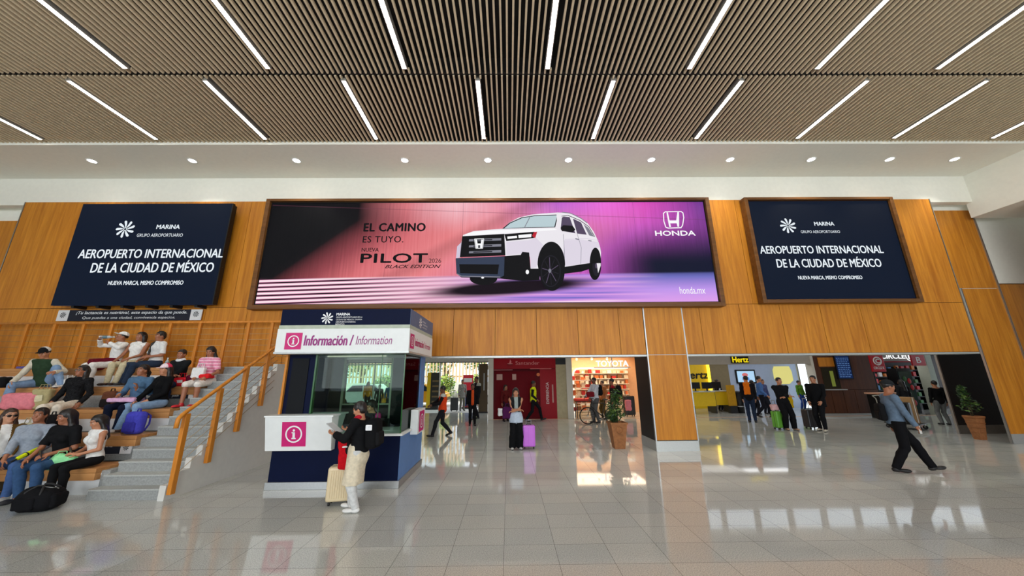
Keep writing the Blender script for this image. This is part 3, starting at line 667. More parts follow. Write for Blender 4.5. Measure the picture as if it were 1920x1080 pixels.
b = MB(); b.box(-.72, .38, dp-.05, dp-.03, 1.30, 1.33); b.box(-.76, -.72, dp-.08, dp-.03, .88, 2.37); b.box(.37, .41, dp-.08, dp-.03, .88, 2.37); b.box(-.72, .38, dp-.05, dp-.03, 2.2, 2.23); b.build('rear_frame', mat('pale_frame', S(150, 152, 132), .5), kt)
for px_, qx_ in ((-hw+.14, -.76), (.41, hw-.1)): b = MB(); b.box(px_, qx_, dp-.07, dp-.04, .88, 2.37); b.build('rear_panel', KD, kt)
b = MB(); b.box(-hw+.07, -hw+.09, .25, dp-.1, .88, 2.37); b.build('side_panel', KN, kt)
b = MB(); b.box(-.72, .37, dp-.06, dp-.05, 1.33, 2.2); b.build('rear_glass', KG, kt)
b = MB(); b.box(-.72, .37, dp-.06, dp-.05, .88, 1.30); b.build('rear_low_panel', KD, kt)
b = MB(); b.box(-hw+.2, hw-.2, .45, .95, .88, .91); b.build('inner_desk', KW, kt)
# canopy: white light box with the navy fascia over it
c0, c1, d0, d1 = -hw-.02, hw+.1, -.26, dp+.05
b = MB(); b.box(c0, c1, d0, d1, 2.37, 2.83); b.build('light_box', KW, kt, .006)
b = MB(); b.box(c0-.01, c1+.01, d0-.012, d1, 2.365, 2.40); b.build('canopy_edge', M_STEELW, kt)
b = MB(); b.box(c0+.02, c1-.01, d0+.02, d1, 2.90, 3.21, 0); b.box(c1-.0101, c1-.006, d0+.02, d1, 2.90, 3.21, 1); b.build('fascia', [KN, mat('kiosk_fascia_side_daylit', S(86, 108, 142), .5)], kt)  # fascia's right end coloured paler, as if daylit
b = MB(); b.box(c0+.01, c1-.005, d0+.01, d1-.02, 2.83, 2.90); b.build('fascia_ledge', mat('pale_ledge', S(178, 186, 168), .6), kt)
b = MB(); b.box(-.6, .6, .5, .56, 2.34, 2.37); b.build('kiosk_lamp', glow('kiosk_strip_lamp', (1, .92, .7), .45), kt)
YF = d0-.001
info_square((c0+.33, YF, 2.60), .155, (1, 0, 0), (0, 0, 1))
text('lettering', 'Información /', KTX, kt, (c0+.53, YF, 2.515), .92, .19, bold=.022, shear=.12)
text('lettering', 'Information', KTX, kt, (c0+1.50, YF, 2.525), .68, .165, shear=.22)
YF = d0+.019
emblem('emblem', KT, kt, (c0+.90, YF, 3.035), .115)
text('lettering', 'MARINA', KT, kt, (c0+1.07, YF, 3.085), .26, .05, bold=.03)
for i, (s_, l_) in enumerate((('GRUPO AEROPORTUARIO DE LA', .50), ('CIUDAD DE MÉXICO, MARINA', .50), ('AEROPUERTO INTERNAC', .38), ('BENITO', .17))): text('lettering', s_, KT, kt, (c0+1.07, YF, 3.035-i*.045), l_, .03)
XS = c1
info_square((XS, d0+.20, 2.60), .14, (0, 1, 0), (0, 0, 1))
text('lettering', 'Información /', KM, kt, (XS, d0+.42, 2.53), .8, .15, right=(0, 1, 0), bold=.02)
text('lettering', 'Information', KM, kt, (XS, d0+1.26, 2.53), .52, .13, right=(0, 1, 0))
emblem('emblem', KT, kt, (XS-.004, d0+.78, 3.04), .12, right=(0, 1, 0))
for i, l_ in enumerate((.3, .45, .4)): text('lettering', ('MARINA', 'GRUPO AEROPORTUARIO', 'CIUDAD DE MÉXICO')[i], KT, kt, (XS-.004, d0+.95, 3.08-i*.06), l_, .035, right=(0, 1, 0))
# white sign box on the right flank
b = MB(); b.box(hw-.02, hw+.13, .62, 1.22, .80, 1.27); b.build('side_sign_box', KW, kt, .006)
info_square((hw+.13, .92, 1.03), .2, (0, 1, 0), (0, 0, 1))
# ------------------------------------------------------------------ the passage behind the wall and its shop fronts
def pxbox(b, px0, px1, py0, py1, Y, t, m=0):
    """an upright box whose front face at distance Y covers this part of the view"""
    pm = (py0+py1)/2; x0 = onY(px0, pm, Y).x; x1 = onY(px1, pm, Y).x; z0 = max(0, onY((px0+px1)/2, py1, Y).z); z1 = onY((px0+px1)/2, py0, Y).z
    b.box(x0, x1, Y, Y+t, z0, z1, m); return x0, x1, z0, z1
def X_(px, py, Y): return onY(px, py, Y).x
M_PAL = mat('passage_grey', S(196, 192, 184), .7, var=.03); M_TAUPE = mat('taupe_wall', S(120, 106, 78), .7, var=.05); M_LILAC = mat('lilac_blue_wall', S(172, 184, 208), .7, var=.03)
M_RED = mat('booth_red', S(150, 4, 22), .45, var=.06, spec=.2); M_RED2 = mat('booth_dark_red', S(96, 3, 16), .45, var=.1, spec=.1); M_BROWN = wood('brown_veneer', S(66, 36, 22), S(94, 54, 32)); M_PEACH = mat('peach_wall', S(240, 196, 150), .7, var=.03)
M_YEL = mat('rental_yellow', S(232, 190, 10), .5, var=.04); M_DKG = mat('dark_grey_metal', S(40, 40, 42), .45, .2); M_CEILP = mat('passage_ceiling', S(214, 210, 200), .8)
SGL = glass('shop_glass', (.95, .98, .97))
# passage shell
s = MB(); s.box(-22, 24, W+.95, 21, 5.4, 5.6); structure(s.build('ceiling_passage', M_CEILP))
s = MB(); s.box(-22, -.95, 19.45, 19.7, 3.0, 5.4); s.box(-.95, 6.3, SH, SH+.25, 2.78, 5.4); s.box(6.3, 24, SH, SH+.25, 2.78, 3.75); s.box(6.3, 24, SH, SH+.25, 4.75, 5.4)
for i in range(13): x = 6.3+i*1.45; s.box(x-.06, x+.06, SH, SH+.25, 3.75, 4.75)
structure(s.build('wall_passage_upper', M_PAL))
s = MB(); s.box(6.3, 24, SH+1.2, SH+1.3, 3.6, 4.9); structure(s.build('window_clerestory_assumed', glow('assumed_clerestory_sky', (.82, .92, 1.0), 1.2)))  # assumed glowing clerestory, out of view, read off reflections in the floor
# dark end of the passage on the left, black wall behind the right opening
s = MB(); s.box(-22, -5.62, W+.5, W+.6, 0, 5.4, 0); s.box(-9.0, -8.8, W+.6, 19.5, 0, 5.4, 0); structure(s.build('wall_left_passage', mat('dark_passage_wall', S(52, 46, 42), .6)))
s = MB(); x0 = X_(1776, 740, 11.7)
s.box(x0+.04, 24, 11.7, 11.74, .26, 5.4, 0); s.box(x0+.02, 24, 11.685, 11.74, 0, .26, 1); s.box(x0, x0+.04, 11.68, 11.745, 0, 5.4, 2); structure(s.build('wall_black', [M_BLACK, mat('grey_skirting', S(120, 118, 112), .4, .2), M_STEEL]))
s = MB(); s.box(-.9, 20.5, SH-.10, SH-.02, 0, .006); structure(s.build('trim_floor_strip', mat('copper_strip', S(210, 160, 120), .35, .2)))
# pale posts between the shop fronts
s = MB(); pxbox(s, 915, 925, 665, 787, SH-.1, .3); s.box(X_(1062, 720, SH), X_(1073, 720, SH), SH-.1, SH+.3, 0, 2.9); structure(s.build('pillar_pale', mat('pale_post', S(206, 200, 188), .6, var=.02)))
s = MB(); s.box(X_(1043, 720, SH), X_(1062, 720, SH), SH, SH+.2, 0, 2.4, 0); s.box(X_(1043, 720, SH), X_(1062, 720, SH), SH, SH+.2, 2.4, 2.8, 1); structure(s.build('wall_beige_panel', [mat('beige_panel', S(176, 164, 130), .6), M_DKG]))
# red booth
rx0, rx1 = X_(925, 725, SH), X_(1043, 725, SH)
t = thing('bank_booth', 'dark red bank booth between the pale posts', 'booth', ((rx0+rx1)/2, SH, 0)); hw_ = (rx1-rx0)/2
b = MB(); b.box(-hw_, hw_, .05, .5, 0, 2.78); b.build('wall_panel', M_RED2, t)
b = MB(); b.box(hw_-.75, hw_, .0, .048, 0, 2.2, 0); b.build('side_panel', M_RED, t); b = MB(); b.box(-hw_, hw_, -.02, .048, 2.22, 2.78, 0); b.build('sign_board', M_RED, t)
b = MB(); b.box(-hw_+.1, hw_-.95, .02, .05, .1, 2.1); b.build('glass_door', mat('dark_red_glass', S(104, 2, 16), .45, spec=.08), t)
b = MB(); b.box(-hw_+.02, -hw_+.9, .0, .02, 2.16, 2.19); b.box(hw_-1.2, hw_-.2, -.03, -.02, 2.20, 2.225); b.build('thin_line', mat('pink_line', S(214, 120, 120), .5), t)
b = MB(); b.box(-hw_+.15, -hw_+.42, .0, .015, 1.72, 1.98); b.build('notice', mat('pale_notice', S(190, 150, 140), .6), t)
b = MB(); b.box(-hw_+.88, -hw_+1.06, .0, .015, 1.72, 1.98); b.build('notice', M['pale_notice'], t)
BKT = mat('pale_red_lettering', S(214, 130, 130), .5)
text('lettering', 'Santander', BKT, t, (-.42, -.021, 2.40), 1.12, .17)
b = MB(); b.lathe((-.68, -.03, 2.42), [(.03, 0), (.12, .02), (.12, .05), (.03, .06)], 16); b.poly([(-.72, -.022, 2.48), (-.64, -.022, 2.48), (-.61, -.022, 2.54), (-.67, -.022, 2.66), (-.69, -.022, 2.56)]); b.build('flame_emblem', BKT, t)
b = MB(); b.poly([(hw_-.82+.08*math.cos(2*PI*i/14), -.001, 1.95+.08*math.sin(2*PI*i/14)) for i in range(14)]); b.build('round_mark', mat('orange_mark', S(220, 110, 50), .5), t)
text('lettering', 'EXPERIENCIA', mat('white_print', S(226, 214, 210), .5), t, (hw_-.35, -.001, .65), .95, .13, right=(0, 0, 1), up=(-1, 0, 0))
b = MB(); b.box(hw_-.2, hw_-.14, -.005, 0, .7, 1.5); b.build('printed_strip', M['pale_notice'], t)

# car maker's gift shop: warm lit, shelves of goods
tx0, tx1 = X_(1073, 720, SH)+.02, PIL1+3.2
s = MB(); s.box(tx0-.1, 7.3, SH+2.6, SH+2.7, 0, 2.9); s.box(tx0-.1, tx0, SH+.3, SH+2.6, 0, 2.9); s.box(7.2, 7.3, SH+.25, SH+2.6, 0, 2.9); s.box(tx0, 7.2, SH+.25, SH+2.6, 2.9, 3.0); structure(s.build('wall_gift_shop', M_PEACH))
area('added_shop_lamp', ((tx0+6.2)/2, SH+1.2, 2.85), 3.4, 2.3, 105, (0, 0, 0), (1, .82, .58))  # added warm ceiling light, out of view, to brighten the gift shop
t = thing('shop_sign', 'glowing pale lettering sign over the warm lit gift shop', 'sign', (X_(1147, 681, SH), SH-.06, onY(1147, 687, SH).z))
wL = X_(1177, 681, SH)-X_(1117, 681, SH)
text('lettering', 'TOYOTA', glow('pink_white_letters', S(255, 226, 232), 1.6), t, (-wL/2, 0, 0), wL, .26, bold=.03); b = MB(); b.box(-wL/2-.1, wL/2+.1, .01, .05, -.06, -.03); b.box(-.02, .02, .03, .05, -.04, .6); b.build('rail', M_STEEL, t)
t = thing('arched_shelf', 'white arched shop shelving stacked with small goods', 'shelf', (4.75, SH+2.2, 0))
b = MB(); b.box(-1.35, 1.6, .33, .37, 0, 2.3, 0); b.build('back_panel', mat('cream_back', S(250, 222, 180), .6), t)
path = [(-1.35, .12, 0), (-1.35, .12, 1.9), (-1.30, .12, 2.1), (-1.15, .12, 2.22), (-.95, .12, 2.26), (1.6, .12, 2.26)]
b = MB(); b.tube(path, .05, 8); b.build('arch', glow('lit_arch', (1, .9, .74), 1.3), t)
for k in range(7): b = MB(); b.box(-1.28, 1.58, .02, .33, .35+k*.27, .375+k*.27); b.build('shelf_board', mat('shelf_white', S(244, 232, 214), .5), t)
gm = [mat('goods_red', S(206, 48, 40), .5), mat('goods_cream', S(238, 220, 190), .5), mat('goods_orange', S(226, 120, 60), .5), mat('goods_brown', S(150, 96, 56), .5), mat('goods_white', S(246, 240, 230), .5)]
rg = random.Random(3); cache = {}
for k in range(7):
    x = -1.2
    while x < 1.45:
        wd = rg.choice((.12, .16, .22)); hh = rg.choice((.12, .16, .2)); mi = rg.choice((0, 1, 1, 2, 3, 4, 4)); key = (wd, hh, mi)
        if key not in cache:
            b = MB(); b.box(-wd/2, wd/2, -.08, .08, 0, hh); o = b.build('gift_box', gm[mi], None, .012); cache[key] = o.data; bpy.data.objects.remove(o)
        o = link_mesh('gift_box', cache[key], None, (4.75+x+wd/2, SH+2.37, .376+k*.27)); tag(o, 'small gift box among the goods on the arched shop shelving', 'box', 'goods on the gift shop shelves')
        m_ = o.modifiers.new('bevel', 'BEVEL'); m_.width = .012
        x += wd+rg.uniform(.03, .12)
t = thing('display_rack', 'wooden display rack of red goods at the left of the gift shop', 'rack', (tx0+.62, SH+1.1, 0))
for k in range(5): b = MB(); b.box(-.5, .5, 0, .4, .2+k*.36, .23+k*.36); b.build('shelf_board', M['shelf_white'], t)
for sx in (-.5, .46): b = MB(); b.box(sx, sx+.04, 0, .4, 0, 1.95); b.build('upright', M_BROWN, t)
for k in range(5):
    for i in range(4):
        b = MB(); b.box(-.09, .09, -.08, .08, 0, .15+.04*((i+k) % 3)); o = b.build('folded_shirt', gm[(i*3+k) % 4], None, .02); o.location = (tx0+.62-.36+i*.24, SH+1.28, .231+k*.36)
        tag(o, 'folded garment on the wooden display rack', 'clothing', 'folded garments on the display rack')
t = thing('display_table', 'low display table with a red cloth in front of the gift shop', 'table', (tx0+.55, SH+.35, 0))
b = MB(); b.box(-.42, .42, -.25, .25, .70, .74); b.build('table_top', M_BROWN, t); b = MB(); b.box(-.43, .43, -.26, .26, .741, .85); b.build('cloth', gm[0], t, .03)
for sx in (-.4, .36):
    for sy in (-.23, .19): b = MB(); b.box(sx, sx+.04, sy, sy+.04, 0, .7); b.build('leg', M_DKG, t)
for i in range(3):
    t = thing('shop_spotlight', '%s small spotlight above the gift shop goods' % ('left', 'middle', 'right')[i], 'lamp', (tx0+.4+i*.75, SH+.8, 2.75))
    b = MB(); b.lathe((0, 0, -.1), [(.05, 0), (.05, .1), (.02, .15)], 12); b.build('body', M_WHITE, t); b = MB(); b.ell((0, 0, -.1), (.05, .05, .02)); b.build('bulb', glow('warm_bulb', (1, .85, .6), 9), t)

# car rental hall: yellow desk wall, taupe wall, lilac wall with a screen
HY = 20.6
s = MB(); pxbox(s, 1225, 1332, 640, 800, HY, .15); structure(s.build('wall_rental_yellow', M_YEL))
s = MB(); s.box(X_(1332, 720, HY), X_(1366, 720, HY), HY-.2, HY+.1, 0, 3.6); structure(s.build('wall_rental_taupe', M_TAUPE))
s = MB(); s.box(X_(1366, 720, HY), X_(1502, 720, HY), HY, HY+.2, 0, 3.6); structure(s.build('wall_rental_lilac', M_LILAC))
s = MB(); s.box(7.3, 7.4, SH+.3, HY, 0, 3.0); s.box(7.35, X_(1530, 720, SH), SH+.25, HY+.2, 2.9, 3.0); structure(s.build('ceiling_rental', M_PAL))
b = MB(); xx = X_(1328, 705, HY); b.box(xx-.05, xx+.06, HY-.14, HY-.02, .9, 2.9); tag(b.build('light_column', glow('yellow_light_column', (1, .78, .05), 2.2)), 'glowing yellow vertical light at the edge of the rental desk wall', 'lamp')
t = thing('rental_sign', 'black lettering sign on the yellow rental desk wall', 'sign', (X_(1283, 704, HY), HY-.01, 0))
a = onY(1278, 710, HY); c = onY(1327, 696, HY); text('lettering', 'Hertz', mat('black_letters', S(16, 14, 10), .4), t, (-.15, 0, a.z), c.x-X_(1283, 704, HY)+.15, c.z-a.z, bold=.035, shear=.12)
t = thing('rental_fascia_sign', 'small yellow lettering on the black fascia board of the rental hall', 'sign', (X_(1386, 675, SH), SH-.06, onY(1386, 681, SH).z+.02))
b = MB(); b.box(-.42, .42, .01, .05, -.02, .30); b.build('board', M_BLK, t); text('lettering', 'Hertz', glow('yellow_letters', S(240, 214, 20), 1.0), t, (-.36, 0, .02), .74, .25, bold=.03)
t = thing('wall_screen', 'lit blue wall screen in the rental hall', 'screen', (X_(1397, 706, HY), HY-.08, onY(1397, 719, HY).z)); hx = (X_(1416, 706, HY)-X_(1379, 706, HY))/2; hz = onY(1397, 693, HY).z-onY(1397, 719, HY).z
b = MB(); b.box(-hx, hx, 0, .06, 0, hz); b.build('casing', M_BLK, t, .01); b = MB(); b.box(-hx+.08, hx-.08, -.006, 0, .08, hz-.08); b.build('display', glow('pale_blue_display', S(176, 214, 244), 1.0), t)
b = MB(); b.poly([(.17*math.cos(2*PI*i/16)-.05, -.008, hz*.62+.11*math.sin(2*PI*i/16)) for i in range(16)], 0); b.poly([(-.25, -.008, hz*.25), (.2, -.008, hz*.2), (.15, -.008, hz*.45), (-.2, -.008, hz*.5)], 1); b.build('picture', [glow('display_red', S(206, 110, 110), 1), glow('display_blue', S(96, 150, 222), 1)], t)
b = MB(); x0, x1, z0, z1 = X_(1450, 703, HY), X_(1484, 703, HY), onY(1465, 720, HY).z, onY(1465, 687, HY).z
pts = [(x0+.1, z1), (x1-.1, z1), (x1, z1-.3), (x1, z0+.2), (x1-.25, z0), (x0+.25, z0), (x0, z0+.3), (x0, z1-.2)]
b.prism([(x, HY-.06, z) for x, z in pts], (0, .05, 0)); tag(b.build('wall_panel_light', glow('pale_yellow_panel', S(222, 214, 130), .95)), 'pale yellow glowing rounded panel on the lilac rental wall', 'lamp')
def desk(x, y, w_, label, mons=1):
    t = thing('rental_desk', label, 'desk', (x, y, 0), 0, 'yellow rental desks')
    b = MB(); b.box(-w_/2, w_/2, 0, .6, 1.02, 1.06); b.build('desk_top', mat('pale_desk_top', S(200, 200, 190), .4), t); b = MB(); b.box(-w_/2+.03, w_/2-.03, .03, .06, .35, 1.02); b.build('front_panel', M_YEL, t)
    for sx in (-w_/2, w_/2-.06): b = MB(); b.box(sx, sx+.06, .05, .55, 0, 1.02); b.build('leg', M_DKG, t)
    for i in range(mons):
        mx = x+(-.28+i*.6 if mons > 1 else 0); m_ = thing('monitor', 'black desk monitor on %s' % label.replace('desk', 'desk', 1), 'monitor', (mx, y+.25, 1.06), 0, 'monitors on the rental desks')
        b = MB(); b.box(-.25, .25, -.02, .02, .12, .44); b.build('screen_back', M_BLK, m_, .01); b = MB(); b.box(-.03, .03, -.01, .03, .01, .2); b.build('stand', M_BLK, m_); b = MB(); b.box(-.12, .12, -.08, .1, 0, .012); b.build('foot', M_BLK, m_)
desk(X_(1318, 750, 18.2), 18.0, 1.15, 'yellow rental desk nearest the pillar', 2); desk(X_(1352, 750, 18.6), 18.6, .9, 'yellow rental desk before the taupe wall', 1)
b = MB(); b.box(X_(1365, 745, 18.1), X_(1380, 745, 18.1), 18.1, 18.16, .35, 1.35); b.box(X_(1366, 745, 18.1), X_(1379, 745, 18.1), 18.05, 18.3, 0, .35, 1); tag(b.build('standing_board', [mat('ochre_board', S(206, 150, 16), .5), M_DKG]), 'ochre yellow standing board beside the rental desks', 'sign')
t = thing('litter_bin', 'black litter bin beside the ochre standing board', 'bin', (X_(1388, 750, 18.1), 18.2, 0)); b = MB(); b.lathe((0, 0, 0), [(.18, 0), (.2, .75), (.17, .78), (.17, .95), (.2, 1.0), (.12, 1.05)], 18); b.build('body', M_BLK, t); b = MB(); b.lathe((0, 0, .30), [(.205, 0), (.205, .04)], 18); b.build('band', M_STEEL, t)
s = MB(); s.box(6.3, X_(1530, 720, SH), SH-.02, SH+.24, onY(1400, 683, SH).z, 2.79); structure(s.build('trim_rental_head', mat('rental_head_grey', S(168, 160, 150), .6, var=.03)))
# bright glazed door beyond, pale frame
s = MB(); s.box(X_(1502, 720, HY)+.01, X_(1540, 720, HY), HY, HY+.2, 0, 3.6); structure(s.build('wall_rental_end', M_LILAC))
s = MB(); s.box(X_(1504, 730, 19.8), X_(1522, 730, 19.8), 19.80, 19.84, .05, 2.45, 0); s.box(X_(1502, 730, 19.8), X_(1504, 730, 19.8), 19.78, 19.86, 0, 2.55, 1); s.box(X_(1522, 730, 19.8), X_(1524, 730, 19.8), 19.78, 19.86, 0, 2.55, 1); s.box(X_(1504, 730, 19.8), X_(1522, 730, 19.8), 19.78, 19.86, 2.45, 2.55, 1)
structure(s.build('door_1', [glow('daylit_door_pane', (.86, .96, 1.0), 1.6), M_STEELW]))
# brown panelled wall with a departures board, then the corner shop
BY = SH+.0
bx0, bx1 = X_(1534, 730, BY), X_(1645, 730, BY)
s = MB(); s.box(bx0, bx1, BY, BY+.3, 1.15, 2.8, 0)
n_ = 5
for i in range(n_): s.box(bx0+(bx1-bx0)*i/n_+.01, bx0+(bx1-bx0)*(i+1)/n_-.01, BY-.03, BY+.2, .12, 1.14, 0)
s.box(bx0, bx1, BY-.02, BY+.2, 0, .11, 1); s.box(bx0-.12, bx0, BY-.06, BY+.3, 0, 2.8, 2); structure(s.build('wall_brown_panelled', [M_BROWN, M_STEELW, M['pale_post']]))
t = thing('ticket_window', 'dim ticket window with counter in the brown panelled wall', 'counter', (X_(1555, 708, BY), BY, 0)); b = MB(); b.box(-.32, .45, -.01, .01, 1.2, 2.15); b.build('opening', mat('dim_window', S(46, 40, 26), .2), t); b = MB(); b.box(-.42, .55, -.2, .02, 1.14, 1.18); b.build('ledge', M_STEELW, t); b = MB(); b.box(-.38, .5, -.02, 0, 2.2, 2.62); b.build('header', M_RAIL, t); b = MB(); b.box(.05, .22, -.014, -.012, 1.3, 2.0); b.build('lit_notice', glow('green_notice', S(110, 120, 50), .8), t)
t = thing('departures_board', 'tall dark blue lit departures board on the brown wall', 'screen', (X_(1581, 697, BY), BY-.08, 1.62)); hx = .36
b = MB(); b.box(-hx, hx, 0, .06, 0, 1.1); b.build('casing', M_BLK, t); b = MB(); b.box(-hx+.04, hx-.04, -.004, 0, .04, 1.06); b.build('display', glow('dark_blue_display', S(16, 34, 72), 1), t)
b = MB(); rg = random.Random(5)
for i in range(11):
    x = -.28
    while x < .24: l_ = rg.uniform(.04, .12); b.quad((x, -.006, .1+i*.085), (min(x+l_, .29), -.006, .1+i*.085), (min(x+l_, .29), -.006, .125+i*.085), (x, -.006, .125+i*.085)); x += l_+.03
b.build('text_rows', glow('display_rows', S(86, 120, 170), 1), t)
# corner shop
CX0, CX1 = X_(1645, 720, SH)+.05, X_(1742, 720, SH)
s = MB(); s.box(CX0-.1, 24, SH+2.8, SH+2.9, 0, 2.9, 0); s.box(CX0-.1, 24, SH+.25, SH+2.8, 2.8, 2.9, 0); s.box(CX0-.1, CX0, SH+.1, SH+2.8, 0, 2.8, 0); structure(s.build('wall_corner_shop', mat('dark_shop_wall', S(44, 34, 34), .6)))
s = MB(); s.box(CX1, CX1+.28, SH-.15, SH+.3, 0, 2.8); structure(s.build('pillar_grey_green', mat('grey_green_post', S(176, 184, 170), .6, var=.03)))
t = thing('corner_shop_sign', 'grey fascia sign with white lettering over the corner shop', 'sign', ((CX0+CX1)/2, SH-.05, 2.42)); hx = (CX1-CX0)/2
b = MB(); b.box(-hx, hx, .0, .1, 0, .42, 0); b.build('fascia', mat('grey_fascia', S(150, 150, 146), .5), t); b = MB(); b.box(-hx, hx, -.005, .1, -.05, -.001); b.build('red_line', M_RED, t)
CL = glow('white_lit_letters', S(250, 250, 250), 1.1)
text('lettering', 'CIRCLE', CL, t, (-hx+.40, -.001, .12), 1.15, .24, bold=.03); text('lettering', 'K', CL, t, (-hx+1.72, -.001, .10), .22, .28, bold=.05)
b = MB(); b.torus((-hx+1.83, -.003, .24), .24, .02, (0, 1, 0), 24, 6); b.build('ring', CL, t)
def red_sign(px, lab, ring):
    z1 = 2.72; y = SH-.5; t = thing('hanging_sign', lab, 'sign', (X_(px, 687, y), y, z1), 0, 'red hanging signs of the corner shop')
    h = .78 if ring else .52; b = MB(); b.box(-.32, .32, -.03, .03, -h, 0); b.build('panel', mat('sign_red', S(196, 16, 34), .4), t, .02)
    if ring: b = MB(); b.torus((0, -.032, -.30), .17, .03, (0, 1, 0), 24, 6); b.build('ring', KT, t); text('lettering', 'C', KT, t, (-.08, -.032, -.40), .17, .2, bold=.05); text('lettering', 'CIRCLE K', KT, t, (-.24, -.032, -.66), .48, .11, bold=.02)
    else: text('lettering', 'B', KT, t, (-.10, -.032, -.40), .2, .26, bold=.02)
    b = MB(); b.tube([(0, 0, -.02), (0, 0, .14), (0, .5, .14)], .02, 8); b.build('hanger', M_STEEL, t)
red_sign(1646, 'larger red hanging sign with a white ring left of the corner shop', True); red_sign(1724, 'smaller red hanging sign with one white letter right of the corner shop', False)
SHX = X_(1690, 720, SH+2.2)
t = thing('shop_shelf', 'dark shelving with packets inside the corner shop', 'shelf', (SHX, SH+2.2, 0))
for k in range(6): b = MB(); b.box(-1.3, 1.3, 0, .4, .3+k*.34, .33+k*.34); b.build('shelf_board', M_DKG, t)
for sx in (-1.3, 0, 1.27): b = MB(); b.box(sx, sx+.03, 0, .4, 0, 2.2); b.build('upright', M_DKG, t)
pk = [mat('packet_red', S(200, 40, 50), .5), mat('packet_white', S(230, 232, 236), .5), mat('packet_blue', S(70, 130, 190), .5), mat('packet_green', S(70, 120, 70), .5), mat('packet_orange', S(230, 130, 50), .5)]
rg = random.Random(9)
for k in range(6):
    for i in range(8):
        b = MB(); hh = rg.uniform(.14, .24); b.box(-.08, .08, -.05, .05, 0, hh); o = b.build('packet', pk[rg.randrange(5)], None, .012); o.location = (SHX-1.2+i*.285+(.13 if i > 3 else 0), SH+2.3, .331+k*.34); tag(o, 'packet on the dark shelving of the corner shop', 'packet', 'packets on the corner shop shelves')
t = thing('mug_sign', 'small white shield-shaped lit sign inside the corner shop', 'sign', (X_(1692, 702, SH+.6), SH+.6, 1.72)); b = MB(); b.prism([(-.16, 0, .32), (.16, 0, .32), (.14, 0, .1), (0, 0, 0), (-.14, 0, .1)], (0, .03, 0)); b.build('panel', CL, t); b = MB(); b.poly([(-.06, -.002, .24), (.06, -.002, .24), (.05, -.002, .12), (-.05, -.002, .12)]); b.build('mark', M_DKG, t)
t = thing('shop_counter', 'dark counter with a pale top at the corner shop entrance', 'counter', (X_(1672, 755, SH-1.2), SH-1.2, 0)); b = MB(); b.box(-.5, .55, 0, .5, 0, 1.0); b.build('base', M_BLK, t); b = MB(); b.box(-.55, .6, -.05, .55, 1.0, 1.06); b.build('counter_top', mat('orange_pale_top', S(214, 160, 130), .5), t)
area('added_corner_shop_lamp', ((CX0+CX1)/2, SH+1.0, 2.75), 2.2, 1.2, 26, (0, 0, 0), (1, .95, .9))  # added light, out of view, to brighten the corner shop
t = thing('drink_cooler', 'tall glazed drinks cooler at the right of the corner shop', 'cooler', (CX1-.42, SH+.45, 0)); b = MB(); b.box(-.35, .35, .1, .6, 0, 2.1); b.build('cabinet', M_BLK, t); b = MB(); b.box(-.3, .3, .07, .1, .2, 1.95); b.build('door', mat('cooler_glass', S(44, 66, 64), .08, spec=.8), t)
for i, (dx_, dz_, mi) in enumerate(((.1, 1.5, 0), (.16, 1.2, 0), (-.05, .9, 3), (.1, .5, 0), (-.1, 1.6, 3))): b = MB(); b.ell((dx_, .055, dz_), (.09, .012, .13), n=10, k=6); b.build('sticker', pk[mi], t)
# passage ceiling lights, out of view, assumed from bright reflections in the floor
for x, pw in ((-5.5, 1.0), (.5, 1.1), (7, 1.1), (13.5, 1.6)): area('assumed_passage_lamp', (x, 13.6, 5.35), 4.2, 5.2, E_PASS*pw, (0, 0, 0), (1, .97, .92))
area('added_rental_lamp', (9.8, 18.7, 2.88), 4.4, 3.2, 34, (0, 0, 0), (.95, .97, 1)); area('added_rental_lamp', (13.0, 18.4, 2.88), 2.8, 2.4, 44, (0, 0, 0), (.95, .97, 1))  # added ceiling lights over the rental hall, out of view

# ------------------------------------------------------------------ exit doors and the street outside
EY = 19.5
s = MB(); FR = mat('door_frame', S(216, 216, 208), .5)
ex1 = X_(915, 730, EY)
for px in (640, 700, 745, 824, 898): x = X_(px, 730, EY); s.box(x-.03, x+.03, EY-.03, EY+.05, 0, 2.62)
s.box(-8.8, ex1, EY-.05, EY+.08, 2.62, 2.85, 0); s.box(-8.8, ex1, EY-.07, EY-.05, 2.62, 2.66, 1); structure(s.build('door_frame_exit', [FR, M_BLK]))
s = MB(); s.box(-8.8, ex1, EY-.02, EY+.1, 2.85, 3.05); structure(s.build('trim_exit_head', M_PAL))
s = MB(); s.box(-8.8, X_(824, 730, EY)-.04, EY, EY+.012, .02, 2.6); structure(s.build('window_exit', SGL))
t = thing('sliding_door', 'bronze sliding door leaf at the right of the exit', 'door', (X_(906, 730, EY), EY-.1, 0)); b = MB(); b.box(-.22, .25, 0, .05, .06, 2.55); b.build('leaf', mat('bronze_leaf', S(78, 60, 30), .4, .3), t); b = MB(); b.box(.03, .07, -.04, -.01, 1.15, 2.05); b.build('handle', M_STEELW, t); b = MB(); b.box(-.24, .27, -.02, .07, 0, .06); b.build('bottom_rail', M_DKG, t)
M_PAVE = mat('street_paving', S(198, 196, 190), .85, var=.08, scale=3)
s = MB(); s.box(-60, 40, 19.6, 36, -.25, -.03); structure(s.build('ground_pavement', M_PAVE)); s = MB(); s.box(-60, 40, 36, 90, -.3, -.1); structure(s.build('ground_street', mat('street_asphalt', S(120, 120, 118), .9, var=.1)))
t = thing('street_fence', 'tall pale slatted fence across the street outside', 'fence', (-6, 29, -.1))
b = MB()
for i in range(110): x = -14+i*.27; b.box(x, x+.12, 0, .06, 1.5, 4.6)
b.box(-14, 15.7, .06, .12, 1.9, 2.02); b.box(-14, 15.7, .06, .12, 4.1, 4.22); b.build('slats', wood('fence_wood', S(190, 160, 120), S(226, 200, 160)), t)
